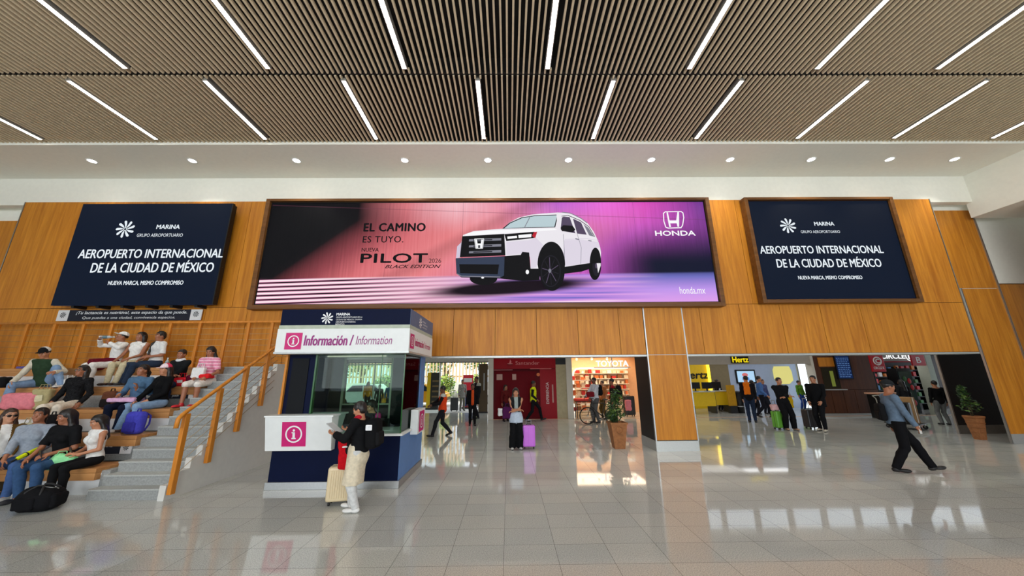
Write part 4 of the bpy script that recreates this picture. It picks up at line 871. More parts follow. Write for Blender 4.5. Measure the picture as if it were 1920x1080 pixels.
b = MB(); b.box(-14, 15.7, -.1, .3, 0, 1.5); b.build('base_wall', mat('concrete_wall', S(206, 204, 196), .85), t)
LEAFM = [mat('leaf_bright', S(134, 176, 74), .6, var=.3, scale=3), mat('leaf_deep', S(66, 104, 40), .6, var=.3, scale=3), mat('leaf_yellow', S(190, 196, 96), .6, var=.25, scale=3)]
def foliage(name, blobs, n, size, mats, parent, seed):
    rg = random.Random(seed); b = MB()
    for i in range(n):
        c, r = blobs[rg.randrange(len(blobs))]
        d = Vector((rg.gauss(0, 1), rg.gauss(0, 1), rg.gauss(0, 1))).normalized()*(rg.random()**.4); p = Vector(c)+Vector((d.x*r[0], d.y*r[1], d.z*r[2]))
        a = Vector((rg.gauss(0, 1), rg.gauss(0, 1), rg.gauss(0, .6))).normalized()*size*rg.uniform(.7, 1.3); e = a.cross(Vector((rg.gauss(0, 1), rg.gauss(0, 1), 1))).normalized()*size*.38
        b.add([p-a, p-a*.2-e, p+a, p-a*.2+e], [(0, 1, 2, 3)], rg.randrange(len(mats)))
    return b.build(name, mats, parent)
for i, (x, y, h) in enumerate(((-13, 31.5, 6), (-9.4, 32, 6.6), (-5.6, 31.2, 6.2), (-2.4, 32.5, 6.8), (1.4, 31.8, 6.0))):
    t = thing('street_tree', '%s leafy tree behind the slatted fence outside' % ('far left', 'second from left', 'middle', 'second from right', 'far right')[i], 'tree', (x, y, -.1), 0, 'trees behind the street fence')
    b = MB(); b.tube([(0, 0, 0), (.1, 0, 2), (0, .1, h*.6)], [.22, .17, .1], 10); b.tube([(.05, 0, 1.8), (.8, 0, 3.4)], [.12, .05], 8); b.build('trunk', mat('tree_bark', S(104, 84, 60), .9, var=.2, bump=.4), t)
    foliage('crown', [((0, 0, h*.62), (1.7, 1.5, 1.5)), ((.7, 0, h*.85), (1.2, 1.2, 1.0)), ((-.9, 0, h*.5), (1.2, 1, 1.0))], 1500, .16, [LEAFM[0], LEAFM[1], LEAFM[2]], t, 40+i)
for i, (x, y) in enumerate(((-7.6, 28.2), (-5.2, 28.3), (-2.9, 28.2), (-.5, 28.3), (-10, 28.3))):
    t = thing('street_bush', '%s clipped bush at the foot of the street fence' % ('middle left', 'middle', 'middle right', 'rightmost', 'leftmost')[i], 'bush', (x, y-.55, -.03), 0, 'bushes below the street fence')
    foliage('foliage', [((0, 0, .85), (1.05, .5, .85)), ((.4, 0, 1.4), (.7, .45, .7))], 1300, .11, LEAFM, t, 60+i); b = MB(); b.tube([(0, 0, 0), (0, 0, .8)], [.06, .03], 8); b.build('stem', M['tree_bark'], t)
def taxi(x, y, label, body):
    t = thing('taxi_car', label, 'car', (x, y, -.03), 0, 'cars outside the exit')
    P = [(-2.1, .30), (-2.12, .75), (-1.9, .88), (-1.25, .95), (-.75, 1.42), (.75, 1.44), (1.35, .98), (2.05, .86), (2.15, .6), (2.1, .30)]
    b = MB(); b.prism([(px, -.82, pz) for px, pz in P], (0, 1.64, 0)); b.build('body', body, t, .06)
    for q in ([(-1.1, 1.0), (-.72, 1.36), (-.05, 1.37), (-.05, 1.0)], [(.05, 1.0), (.05, 1.37), (.7, 1.37), (1.15, 1.0)]):
        b = MB(); b.prism([(px, -.835, pz) for px, pz in q], (0, 1.67, 0)); b.build('window', mat('car_glass', S(40, 50, 56), .1), t)
    for wx in (-1.3, 1.3):
        for sy in (-.80, .62):
            b = MB(); b.cyl((wx, sy-.03, .31), (wx, sy+.19, .31), .31, n=24); wl = b.build('wheel', mat('tyre', S(24, 24, 25), .8), t); b = MB(); b.cyl((wx, sy-.045, .31), (wx, sy+.2, .31), .18, n=16); b.build('hubcap', M_STEEL, wl)
    b = MB(); b.box(-2.16, -2.10, -.5, .5, .42, .6); b.build('bumper', M_BLK, t); b = MB(); b.box(2.1, 2.18, -.7, .7, .4, .58); b.build('bumper', M_BLK, t)
TX = mat('taxi_yellow', S(240, 166, 20), .3, coat=.4)
taxi(-6.2, 24.2, 'yellow taxi parked outside the exit left of the dark poster', TX); CW = mat('car_white', S(236, 238, 240), .3, coat=.4); taxi(-9.6, 24.6, 'white car parked outside, seen through the kiosk glass', CW); taxi(-.2, 26.2, 'white car parked beyond the exit doors', CW)
def totem(px, y, w_, h, m1, label, extra):
    t = thing('street_totem', label, 'sign', (X_(px, 745, y), y, -.03)); b = MB(); b.box(-w_/2, w_/2, 0, .12, .1, h); b.build('panel', m1, t); b = MB(); b.box(-w_/2-.05, w_/2+.05, -.05, .17, 0, .1); b.build('foot', M_DKG, t); extra(t, w_, h); return t
def ex_a(t, w_, h):
    b = MB(); b.box(-w_/2, -w_/2+.22, -.01, 0, .1, h); b.build('yellow_edge', M_YEL, t)
    for i in range(5): b = MB(); b.box(-w_/2+.32, w_/2-.1, -.008, 0, .4+i*.3, .5+i*.3); b.build('printed_row', mat('bronze_print', S(120, 96, 60), .5), t)
totem(812, 21.8, .8, 2.15, mat('dark_poster', S(40, 36, 30), .5), 'dark poster totem with a yellow edge outside the exit', ex_a)
def ex_b(t, w_, h):
    b = MB(); b.box(-w_/2, w_/2, -.008, 0, .15, .8); b.build('blue_foot_panel', mat('banner_blue', S(30, 60, 130), .5), t); b = MB(); b.box(-w_/2+.06, w_/2-.06, -.008, 0, h*.78, h*.9); b.build('white_top_panel', KT, t)
totem(877, 22.2, .62, 2.0, mat('banner_red', S(222, 36, 58), .5), 'red banner with a blue lower panel outside the exit', ex_b)

# ------------------------------------------------------------------ potted plants
M_TERR = mat('terracotta', S(150, 96, 54), .8, var=.2, scale=14, bump=.3); M_SOIL = mat('soil', S(44, 32, 24), .95)
def pot_plant(loc, label, h, wt, wb, slats, seed, fol, nl=620):
    t = thing('potted_plant', label, 'plant', loc)
    b = MB(); q = [(-1, -1), (1, -1), (1, 1), (-1, 1)]
    lo = [(sx*wb/2, sy*wb/2, 0) for sx, sy in q]; hi = [(sx*wt/2, sy*wt/2, h) for sx, sy in q]
    b.add(lo+hi, [(3, 2, 1, 0), (0, 1, 5, 4), (1, 2, 6, 5), (2, 3, 7, 6), (3, 0, 4, 7)]); b.add([(x*1.06, y*1.06, h-.05) for x, y, z in hi]+[(x*1.06, y*1.06, h) for x, y, z in hi]+[(x*.86, y*.86, h) for x, y, z in hi]+[(x*.84, y*.84, h-.06) for x, y, z in hi], [(0, 1, 5, 4), (1, 2, 6, 5), (2, 3, 7, 6), (3, 0, 4, 7), (4, 5, 9, 8), (5, 6, 10, 9), (6, 7, 11, 10), (7, 4, 8, 11), (8, 9, 13, 12), (9, 10, 14, 13), (10, 11, 15, 14), (11, 8, 12, 15), (12, 13, 14, 15), (0, 3, 2, 1)])
    b.build('pot', M_TERR, t)
    for k in range(slats):
        f_ = (k+.5)/slats; ww = (wb+(wt-wb)*f_)/2+.006; zz = h*f_-.01; b = MB()
        b.box(-ww, ww, -ww-.006, ww+.006, zz, zz+.014); b.build('pot_band', wood('pot_band_wood', S(120, 70, 36), S(160, 100, 56), 'x'), t)
    if not slats:
        b = MB(); b.torus((0, -(wt+wb)/4-.02, h*.72), .085, .014, (0, 1, .1), 20, 6); b.build('medallion', M_TERR, t)
    b = MB(); b.box(-wt*.4, wt*.4, -wt*.4, wt*.4, h-.06, h-.055); b.build('soil', M_SOIL, t)
    for i, (dx_, dy_) in enumerate(((0, 0), (.05, .03), (-.06, .02))): b = MB(); b.tube([(dx_*.5, dy_*.5, h-.06), (dx_, dy_, h+.3), (dx_*2, dy_*2, h+.62)], [.014, .010, .005], 6); b.build('stem', mat('plant_stem', S(70, 60, 36), .8), t)
    foliage('foliage', fol, nl, .058, [mat('plant_leaf', S(40, 66, 30), .45, var=.3, scale=12), mat('plant_leaf_light', S(84, 112, 44), .45, var=.2, scale=12), M['plant_leaf']], t, seed); return t
pot_plant((onZ(1157, 838).x, 10.12, 0), 'bushy plant in a tapered terracotta pot left of the wooden pillar', .67, .44, .27, 0, 11, [((0, 0, .98), (.26, .24, .34)), ((.03, 0, 1.3), (.17, .16, .24)), ((-.12, 0, .82), (.16, .16, .16))])
pot_plant((onZ(1852, 826).x, 10.75, 0), 'sparse leafy plant in a slatted brown pot before the black wall', .66, .29, .17, 5, 12, [((0, 0, .92), (.26, .24, .20)), ((-.08, 0, 1.15), (.14, .12, .24)), ((-.12, 0, 1.38), (.09, .09, .16))], 340)
# ------------------------------------------------------------------ smooth solids from distance fields (people, bags)
class Vox:
    def __init__(s, lo, hi, h):
        s.h = h; s.lo = np.array(lo, float)-3*h; n = np.ceil((np.array(hi, float)+3*h-s.lo)/h).astype(int)+1
        s.n = n; s.D = np.full(n, .2, np.float32); s.ax = [s.lo[i]+h*np.arange(n[i]) for i in range(3)]
    def win(s, lo, hi, pad):
        a = np.clip(np.floor((np.array(lo)-pad-s.lo)/s.h).astype(int), 0, s.n); b = np.clip(np.ceil((np.array(hi)+pad-s.lo)/s.h).astype(int)+1, 0, s.n)
        sl = tuple(slice(a[i], b[i]) for i in range(3))
        P = np.stack(np.meshgrid(*[s.ax[i][a[i]:b[i]] for i in range(3)], indexing='ij'), -1); return sl, P
    def put(s, sl, d, k):
        D = s.D[sl]
        if k > 0:
            h = np.maximum(k-np.abs(D-d), 0)/k; s.D[sl] = np.minimum(D, d)-h*h*k*.25
        else: s.D[sl] = np.minimum(D, d)
    def cone(s, p0, r0, p1, r1, k=.02, cut0=False, cut1=False, flat=None):
        """tapered round limb; flat = (axis, factor) squashes it along an axis"""
        p0 = np.array(p0, float); p1 = np.array(p1, float); R = max(r0, r1)
        sl, P = s.win(np.minimum(p0, p1)-R, np.maximum(p0, p1)+R, k+2*s.h)
        if P.size == 0: return
        d = p1-p0; L = d@d+1e-12; q = P-p0; t = np.clip((q@d)/L, 0, 1); v = q-t[..., None]*d
        if flat is not None:
            ax, f_ = flat; ax = np.array(ax, float); c = v@ax; v = v+(c*(1/f_-1))[..., None]*ax
        dist = np.sqrt((v*v).sum(-1))-(r0+(r1-r0)*t)
        if flat is not None: dist *= min(1, .5+.5*flat[1])
        u = d/np.sqrt(L)
        if cut1: dist = np.maximum(dist, (P-p1)@u)
        if cut0: dist = np.maximum(dist, -(q@u))
        s.put(sl, dist, k)
    def ell(s, c, r, R=None, k=.02):
        c = np.array(c, float); m = max(r); sl, P = s.win(c-m, c+m, k+2*s.h)
        if P.size == 0: return
        q = P-c
        if R is not None: q = q@np.array(R, float)          # columns of R are the axes
        r = np.array(r, float); a = np.sqrt(((q/r)**2).sum(-1)); b = np.sqrt(((q/r**2)**2).sum(-1))+1e-9
        s.put(sl, a*(a-1)/b, k)
    def rbox(s, c, hs, rad, R=None, k=.0, sub=False):
        c = np.array(c, float); m = np.linalg.norm(hs)+rad; sl, P = s.win(c-m, c+m, k+2*s.h)
        if P.size == 0: return
        q = P-c
        if R is not None: q = q@np.array(R, float)
        q = np.abs(q)-(np.array(hs)-rad); d = np.sqrt((np.maximum(q, 0)**2).sum(-1))+np.minimum(q.max(-1), 0)-rad
        if sub: s.D[sl] = np.maximum(s.D[sl], -d)
        else: s.put(sl, d, k)
    def cut(s, c, n):
        """remove what lies on the side n points to"""
        P = np.stack(np.meshgrid(*s.ax, indexing='ij'), -1); s.D = np.maximum(s.D, ((P-np.array(c, float))@np.array(n, float)).astype(np.float32))
    def ripple(s, amp, fx, fy, fz, ph=0.0):
        X, Y, Z = np.meshgrid(*s.ax, indexing='ij')
        s.D = s.D+(amp*(np.sin(fx*X+1.3*np.sin(.35*fy*Z)+ph)*np.sin(fz*Z+.8*np.sin(fx*.4*Y)+ph)+.6*np.sin(fy*Y+fz*.6*Z+ph*2))).astype(np.float32)
    def mesh(s):
        D = s.D; D = np.pad(D, 1, constant_values=.2); lo = s.lo-s.h
        I = (D < 0); nx, ny, nz = D.shape
        c = [I[i:nx-1+i, j:ny-1+j, k:nz-1+k] for i in (0, 1) for j in (0, 1) for k in (0, 1)]
        cnt = sum(x.astype(np.int8) for x in c); act = (cnt > 0) & (cnt < 8)
        idx = np.full(act.shape, -1, np.int64); ijk = np.argwhere(act)
        if len(ijk) == 0: return np.zeros((0, 3)), np.zeros((0, 4), int)
        idx[act] = np.arange(len(ijk)); a = ijk
        val = {}
        for i in (0, 1):
            for j in (0, 1):
                for k in (0, 1): val[(i, j, k)] = D[a[:, 0]+i, a[:, 1]+j, a[:, 2]+k]
        acc = np.zeros((len(a), 3)); w = np.zeros(len(a))
        for ax in range(3):
            o = [x for x in range(3) if x != ax]
            for u in (0, 1):
                for v in (0, 1):
                    p = [0, 0, 0]; q = [0, 0, 0]; p[o[0]] = q[o[0]] = u; p[o[1]] = q[o[1]] = v; q[ax] = 1
                    d0, d1 = val[tuple(p)], val[tuple(q)]; m = (d0 < 0) != (d1 < 0); t = np.where(m, d0/(d0-d1+1e-12), 0)
                    pt = np.tile(np.array(p, float), (len(a), 1)); pt[:, ax] = t; acc += pt*m[:, None]; w += m
        V = lo+(a+acc/w[:, None])*s.h; F = []
        for ax in range(3):
            o1, o2 = (ax+1) % 3, (ax+2) % 3
            s0 = [slice(None)]*3; s1 = [slice(None)]*3; s0[ax] = slice(0, -1); s1[ax] = slice(1, None)
            e = I[tuple(s0)] != I[tuple(s1)]; E = np.argwhere(e)
            E = E[(E[:, o1] > 0) & (E[:, o2] > 0) & (E[:, o1] < D.shape[o1]-1) & (E[:, o2] < D.shape[o2]-1)]
            ins = I[E[:, 0], E[:, 1], E[:, 2]]
            def cell(du, dv): q = E.copy(); q[:, o1] -= du; q[:, o2] -= dv; return idx[q[:, 0], q[:, 1], q[:, 2]]
            Q = np.stack([cell(1, 1), cell(0, 1), cell(0, 0), cell(1, 0)], 1); Q[~ins] = Q[~ins][:, ::-1]; F.append(Q)
        return V, np.concatenate(F)
def np_mesh(name, V, F, mats, mi=None, parent=None, smooth=True, extra=None):
    me = bpy.data.meshes.new(name); n0 = len(V); verts = V.tolist() if len(V) else []; faces = F.tolist() if len(F) else []
    mi = [0]*len(faces) if mi is None else list(mi)
    if extra is not None:
        verts += [tuple(v) for v in extra.v]; faces += [tuple(i+n0 for i in f_) for f_ in extra.f]; mi += extra.m
    me.from_pydata(verts, [], faces)
    for m_ in (mats if isinstance(mats, (list, tuple)) else [mats]): me.materials.append(m_)
    me.polygons.foreach_set('material_index', mi); me.polygons.foreach_set('use_smooth', [smooth]*len(faces)); me.update()
    return link_mesh(name, me, parent)

SKIN = {}
def skin(tone):
    if tone not in SKIN:
        c = {'a': (206, 150, 118), 'b': (186, 126, 92), 'c': (160, 102, 72), 'd': (128, 80, 56)}[tone]
        SKIN[tone] = (mat('skin_'+tone, S(*c), .5, var=.05, scale=20), mat('lip_'+tone, S(*[int(v*.82) if i else int(v*.95) for i, v in enumerate(c)]), .45))
    return SKIN[tone]
M_HAIR = mat('dark_hair', S(24, 18, 16), .42, var=.35, scale=60, bump=.3); M_HAIRB = mat('brown_hair', S(62, 40, 28), .42, var=.3, scale=60, bump=.3)
M_EYEW = mat('eye_white', S(226, 222, 216), .3); M_IRIS = mat('eye_dark', S(30, 20, 16), .2)
def cloth(name, rgb, var=.12, scale=26): return mat('cloth_'+name, S(*rgb), .85, var=var, scale=scale, bump=.12, sheen=.0, spec=.12)

def nrm(v): v = np.array(v, float); return v/(np.linalg.norm(v)+1e-12)
def ik(a, t, l1, l2, pole):
    a = np.array(a, float); t = np.array(t, float); d = t-a; L = np.linalg.norm(d); L2 = min(L, (l1+l2)*.995); u = d/(L+1e-9)
    x = (l1*l1-l2*l2+L2*L2)/(2*L2); h = math.sqrt(max(l1*l1-x*x, 0)); p = np.array(pole, float); p = nrm(p-u*(p@u)); return a+u*x+p*h, a+u*L2

def person(label, pos, heading, height=1.62, sex='f', build=1.0, g=.009, tone='b', hair='short', hair_mat=None, top=None, bottom=None, shoes=(30, 30, 32), sole=None, sit=False, drop=.44,
           lean=0.0, side=0.0, twist=0.0, head=(0, 0, 0), hands=None, feet=None, crouch=0.0, extras=(), group=None, elbow=None, knees=None, foot_yaw=(8, -8), curl=.6, hips_f=0.0, category='person'):
    """heading 0 looks at the camera side (-Y), 90 to the right (+X); hands / feet targets are (right, forward, up) from pos, in metres"""
    if top is None: top = dict(col='grey', rgb=(120, 120, 120))
    s = height/1.70; hd = math.radians(heading)
    Fw = np.array([math.sin(hd), -math.cos(hd), 0]); Up = np.array([0, 0, 1.0]); Rt = np.cross(Fw, Up)
    pos = np.array(pos, float); O = pos.copy()
    root = thing('person', label, category, (0, 0, 0), 0, group); root.location = Vector(pos)
    L = lambda r, f_, u: Rt*r+Fw*f_+Up*u                    # local to world axes, relative to root
    wide = (1.0 if sex == 'm' else .90)*build
    # spine
    pel = L(0, hips_f, (.125 if sit else .535*height-crouch))
    ln, sd = math.radians(lean), math.radians(side)
    sp = nrm(L(math.sin(sd), math.sin(ln), math.cos(ln)*math.cos(sd)))
    tw = math.radians(twist); cR = nrm(Rt*math.cos(tw)+Fw*math.sin(tw)); cR = nrm(cR-sp*(cR@sp)); cF = np.cross(sp, cR)*1.0; cF = np.cross(Up, Rt) if False else nrm(np.cross(sp, cR))
    waist = pel+sp*.16*s; chest = pel+sp*.345*s; neck = pel+sp*.535*s+cF*.0; shl = pel+sp*.465*s
    sw = (.185 if sex == 'm' else .165)*s*build**.5
    sR, sL = shl+cR*sw, shl-cR*sw
    # head frame
    hy, hp, hr_ = [math.radians(a) for a in head]
    hf = nrm(cF*math.cos(hy)+cR*math.sin(hy)); hf = nrm(hf*math.cos(hp)+Up*math.sin(hp)); hr = nrm(np.cross(hf, nrm(sp*.5+Up*.5+cR*math.sin(hr_)))); hu = np.cross(hr, hf)
    hc = neck+nrm(sp*.6+Up*.4)*.140*s+hf*.022*s; Rh = np.stack([hr, hf, hu], 1); hs = s**.5
    # legs
    hw_ = .088*s*build**.4; thigh, shin = .255*height, .245*height
    if feet is None: feet = ((.10, .34, -drop), (-.10, .34, -drop)) if sit else ((.10, 0, 0), (-.10, 0, 0))
    hips = [pel+Rt*hw_-Up*.02, pel-Rt*hw_-Up*.02]; knee = []; ank = []
    for i, q in enumerate(feet):
        tgt = L(*q[:3])+Up*.075*s; kp = (L(*knees[i]) if knees else (Fw+Up*.55+Rt*(.12 if i == 0 else -.12) if sit else Fw)); k_, a_ = ik(hips[i], tgt, thigh, shin, kp); knee.append(k_); ank.append(a_)
    # arms
    ua, fa = .168*height, .148*height
    if hands is None: hands = ((.22, .06, .80*s), (-.22, .06, .80*s)) if not sit else ((.10, .30, .22), (-.10, .30, .22))
    elb = []; wri = []
    for i, q in enumerate(hands):
        sh = (sR, sL)[i]; sg = (1, -1)[i]; ep = L(*elbow[i]) if elbow else -Up*.7-cF*.45+cR*.45*sg
        e_, w_ = ik(sh, L(*q[:3]), ua, fa, ep); elb.append(e_); wri.append(w_)
    pts = np.array([pel, chest, neck, hc+hu*.16, hc-hf*.12, hc+hf*.12]+knee+ank+elb+wri+[sR, sL]); lo = pts.min(0)-.17; hi = pts.max(0)+.17
    # ---------- body: one continuous surface
    sk, lip = skin(tone); v = Vox(lo, hi, g); X = MB()
    def torso(v, o=0.0, hem=None, k=.05, up=True):
        f_ = 1.0
        a = (.150 if sex == 'm' else .158)*wide*s; v.ell(pel+sp*.02*s, (a+o, .115*s*build+o, .13*s+o), np.stack([Rt, Fw, Up], 1), k)
        v.ell(waist+sp*.02*s, ((.135 if sex == 'm' else .122)*wide*s+o, .098*s*build+o, .15*s+o), np.stack([cR, cF, sp], 1), k)
        v.ell(chest, ((.165 if sex == 'm' else .148)*wide*s+o, .112*s*build**.6+o, .17*s+o), np.stack([cR, cF, sp], 1), k)
        if sex == 'f':
            for sg in (1, -1): v.ell(chest+cR*.068*s*sg+cF*.078*s+sp*.01, (.058*s+o, .052*s+o, .058*s+o), np.stack([cR, cF, sp], 1), .03)
        for sq, sg in ((sR, 1), (sL, -1)): v.cone(sq-cR*.015*sg, .044*s+o, shl+sp*.035*s+cR*.03*sg, .048*s+o, .05)
        v.cone(shl+sp*.0, .070*s+o, neck-sp*.005, .050*s+o*.5, .05)
    def leg(v, i, o=0.0, to=1.0, flare=0.0, cut=True, k=.03):
        v.cone(hips[i]+Up*.0, .083*s*build+o, knee[i], .056*s*build**.7+o+flare*.35, k)
        if to > 0:
            e = knee[i]+(ank[i]-knee[i])*to
            if o == 0: v.cone(knee[i], .053*s*build**.6, knee[i]+(ank[i]-knee[i])*.35-Fw*.012, .052*s*build**.6, .02); v.cone(knee[i]+(ank[i]-knee[i])*.35-Fw*.012, .052*s*build**.6, ank[i], .034*s, .02)
            else: v.cone(knee[i], .056*s*build**.7+o+flare*.35, knee[i]+(ank[i]-knee[i])*.35-Fw*.010, .055*s*build**.7+o+flare*.6, .02); v.cone(knee[i]+(ank[i]-knee[i])*.35*min(1, to)-Fw*.010, .055*s*build**.7+o+flare*.6, e, (.048-.008*to)*s+o+flare, .02, cut1=cut)
    torso(v)
    for i in (0, 1):
        leg(v, i); v.cone(ank[i], .032*s, ank[i]+Fw*.045*s-Up*.035*s, .024*s, .02)
        sg = (1, -1)[i]; sh = (sR, sL)[i]
        v.ell(sh, (.048*s*build**.4,)*3, None, .04)
        v.cone(sh, .048*s*build**.5, elb[i], .036*s*build**.4, .03); v.cone(elb[i], .036*s*build**.4, wri[i], .025*s, .02)
    v.cone(neck-sp*.03, .054*s, hc-hu*.045-hf*.02, .05*s, .03)
    H = lambda r, f_, u: hc+(hr*r+hf*f_+hu*u)*hs
    v.ell(H(0, -.008, .034), (.075*hs, .096*hs, .088*hs), Rh, .03); v.ell(H(0, .018, -.035), (.060*hs, .070*hs, .078*hs), Rh, .04)
    v.ell(H(0, .062, -.088), (.030*hs, .026*hs, .022*hs), Rh, .035); v.cone(H(0, .088, .008), .008*hs, H(0, .101, -.026), .0125*hs, .012)
    for sg in (1, -1):
        v.ell(H(.076*sg, -.005, -.012), (.010*hs, .022*hs, .032*hs), Rh, .008); v.ell(H(.040*sg, .066, -.028), (.022*hs, .018*hs, .020*hs), Rh, .02)
    v.cone(H(-.030, .083, .028), .010*hs, H(.030, .083, .028), .010*hs, .02); v.ell(H(0, .079, -.060), (.024*hs, .014*hs, .012*hs), Rh, .012)
    # palms
    fing = []
    for i in (0, 1):
        sg = (1, -1)[i]; q = hands[i]; fd = nrm(wri[i]-elb[i])
        if len(q) > 3 and q[3] is not None: fd = nrm(L(*q[3]))
        pn = nrm(L(*q[4])) if len(q) > 4 else nrm(-cR*sg*.6-Up*.8)     # the way the palm looks
        pn = nrm(pn-fd*(pn@fd)); la = np.cross(fd, pn)*1.0
        if la@cF < 0 and abs(la@cF) > .2: thumb = -la
        else: thumb = la
        if len(q) > 5: thumb = la*q[5]
        c = wri[i]+fd*.045*s; Rm = np.stack([la, fd, pn], 1)
        v.ell(c, (.040*s, .052*s, .0165*s), Rm, .012); v.cone(wri[i]-fd*.02, .025*s, c-fd*.01, .026*s, .015)
        for j, (u, ln_) in enumerate(((.028, .072), (.010, .082), (-.010, .076), (-.027, .060))):
            b0 = c+thumb*u*s+fd*.040*s; P = [b0-fd*.012]; d = fd.copy(); a = 0; P.append(b0)
            for sgm, ang in ((.46, curl*.55), (.32, curl), (.22, curl*.7)):
                a += ang; P.append(P[-1]+(fd*math.cos(a)+pn*math.sin(a))*ln_*sgm*s)
            X.tube([Vector(p) for p in P], [.0092*s, .0092*s, .0086*s, .0076*s, .0058*s], 6, 0)
        t0 = c-fd*.018*s+thumb*.028*s; td = nrm(thumb*.75+fd*.6+pn*.35); td2 = nrm(fd*.85+pn*.5+thumb*.15)
        X.tube([Vector(p) for p in (t0-td*.012, t0+td*.03*s, t0+td*.03*s+td2*.026*s, t0+td*.03*s+td2*.044*s)], [.012*s, .0105*s, .009*s, .0065*s], 6, 0)
        fing.append((c, fd, pn))
    V_, F_ = v.mesh()
    fc = (V_[F_].mean(1)-hc)/hs; hx, hy_, hz = fc@hr, fc@hf, fc@hu; mi = np.zeros(len(F_), int)
    mi[(np.abs(hx) < .025) & (hy_ > .07) & (np.abs(hz+.060) < .0085)] = 1
    mi[(np.abs(np.abs(hx)-.033) < .019) & (hy_ > .055) & (np.abs(hz-.036-.10*(np.abs(hx)-.033)*0) < .0055)] = 2
    for sg in (1, -1):
        X.ell(Vector(H(.032*sg, .0775, .004)), (.0145*hs, .0105*hs, .0082*hs), Matrix(Rh.tolist()), 8, 5, 3); X.ell(Vector(H(.032*sg, .0835, .004)), (.0062*hs, .0062*hs, .0068*hs), Matrix(Rh.tolist()), 6, 4, 4)
    X.m = [m_ for m_ in X.m]
    hm = hair_mat or M_HAIR
    np_mesh('body', V_, F_, [sk, lip, hm, M_EYEW, M_IRIS], mi, root, True, X)
    # ---------- hair
    if hair:
        v = Vox(hc-.22 if hair in ('long', 'longfront', 'braid', 'tail') else hc-.17, hc+.19, g)
        if hair in ('long', 'longfront', 'braid', 'tail'): v = Vox(np.minimum(hc-.2, chest-.16), hc+.19, g)
        v.ell(H(0, -.014, .040), (.084*hs, .103*hs, .096*hs), Rh, .0)
        if hair != 'short' and hair != 'crop': v.ell(H(0, -.045, -.01), (.082*hs, .072*hs, .085*hs), Rh, .03)
        bx = H(0, .098, -.012); v.rbox(bx, (.060*hs, .06*hs, .072*hs), .03*hs, Rh, 0, True)
        v.rbox(H(0, .05, -.13), (.12*hs, .105*hs, .11*hs), .02, Rh, 0, True) if hair in ('short', 'crop', 'bun', 'tail', 'braid') else None
        if hair in ('crop',): v.rbox(H(0, .0, -.08), (.12*hs, .16*hs, .075*hs), .02, Rh, 0, True)
        if hair == 'long' or hair == 'longfront':
            bk = nrm(-hf*.25-sp); 
            for sg in (1, -1): v.cone(H(.066*sg, -.02, .02), .030*hs, H(.085*sg, -.03, -.15), .036*hs, .03); v.cone(H(.085*sg, -.03, -.15), .036*hs, shl+cR*.10*s*sg-cF*(.05 if hair == 'long' else -.10)*s-sp*.12*s, .026*hs, .03)
            v.cone(H(0, -.08, .0), .062*hs, shl-cF*.105*s-sp*.10*s, .066*hs, .05)
        if hair == 'bun': v.ell(H(0, -.115, .07), (.042, .042, .042), Rh, .01)
        if hair == 'tail': v.cone(H(0, -.10, .03), .03*hs, H(0, -.15, -.06), .034*hs, .02); v.cone(H(0, -.15, -.06), .034*hs, shl-cF*.13*s-sp*.12*s, .014, .02)
        if hair == 'braid': v.cone(H(.02, -.09, -.02), .035*hs, shl-cR*.02*s+cF*.105*s+cR*.09*s, .032*hs, .02); v.cone(shl-cR*.02*s+cF*.105*s+cR*.09*s, .032*hs, chest+cF*.165*s+cR*.03*s-sp*.14*s, .022*hs, .02)
        v.ripple(.0028, 130, 60, 24)
        V_, F_ = v.mesh(); np_mesh('hair', V_, F_, hm, None, root)
    # ---------- trousers / skirt
    b = bottom or dict(kind='long', col='jeans', rgb=(70, 92, 130))
    bm_ = cloth(b['col'], b['rgb'])
    v = Vox(lo, hi, g)
    a = (.150 if sex == 'm' else .158)*wide*s; o = b.get('o', .007); fl = b.get('flare', .0)
    v.ell(pel+sp*.03*s, (a+o, .115*s*build+o, .125*s+o), np.stack([Rt, Fw, Up], 1), .04); v.ell(pel+sp*.10*s, (.130*wide*s+o, .10*s*build+o, .07*s), np.stack([Rt, Fw, Up], 1), .03)
    if sit: v.cut(pel+sp*b.get('waist', .03)*s, sp)
    for i in (0, 1): leg(v, i, o+.004, b.get('to', 1.04), fl, True, .035)
    if b.get('skirt'):
        d_ = b['skirt']; e0 = (knee[0]+knee[1])/2; v.cone(pel, .15*s+o, pel+(e0-pel)*d_, .17*s+o, .05, cut1=True)
    v.ripple(.0030, 44, 38, 30, .7); V_, F_ = (v.cut(pel+sp*b.get('waist', .03)*s, sp) if not sit else None, v.mesh())[1]; np_mesh(b.get('name', 'trousers'), V_, F_, bm_, None, root)
    # ---------- top
    def make_top(t_, oo=0.0, nm='shirt'):
        v = Vox(lo, hi, g); o = t_.get('o', .018)+oo; sl_ = t_.get('sleeve', 1.0); torso(v, o)
        if t_.get('long'):                                   # tunic, cardigan or coat reaching down the thighs
            e0 = (knee[0]+knee[1])/2; v.cone(pel, .165*s*wide+o, pel+(e0-pel)*t_['long'], .185*s*wide+o, .05, cut1=True, flat=(nrm(np.cross(Rt, e0-pel)), .72))
        v.cut(neck-sp*.012+cF*.0, nrm(sp-cF*.35)*1.0)
        if not t_.get('long'): v.cut(pel-sp*t_.get('hem', .07)*s, -sp)
        vv = Vox(lo, hi, g); 
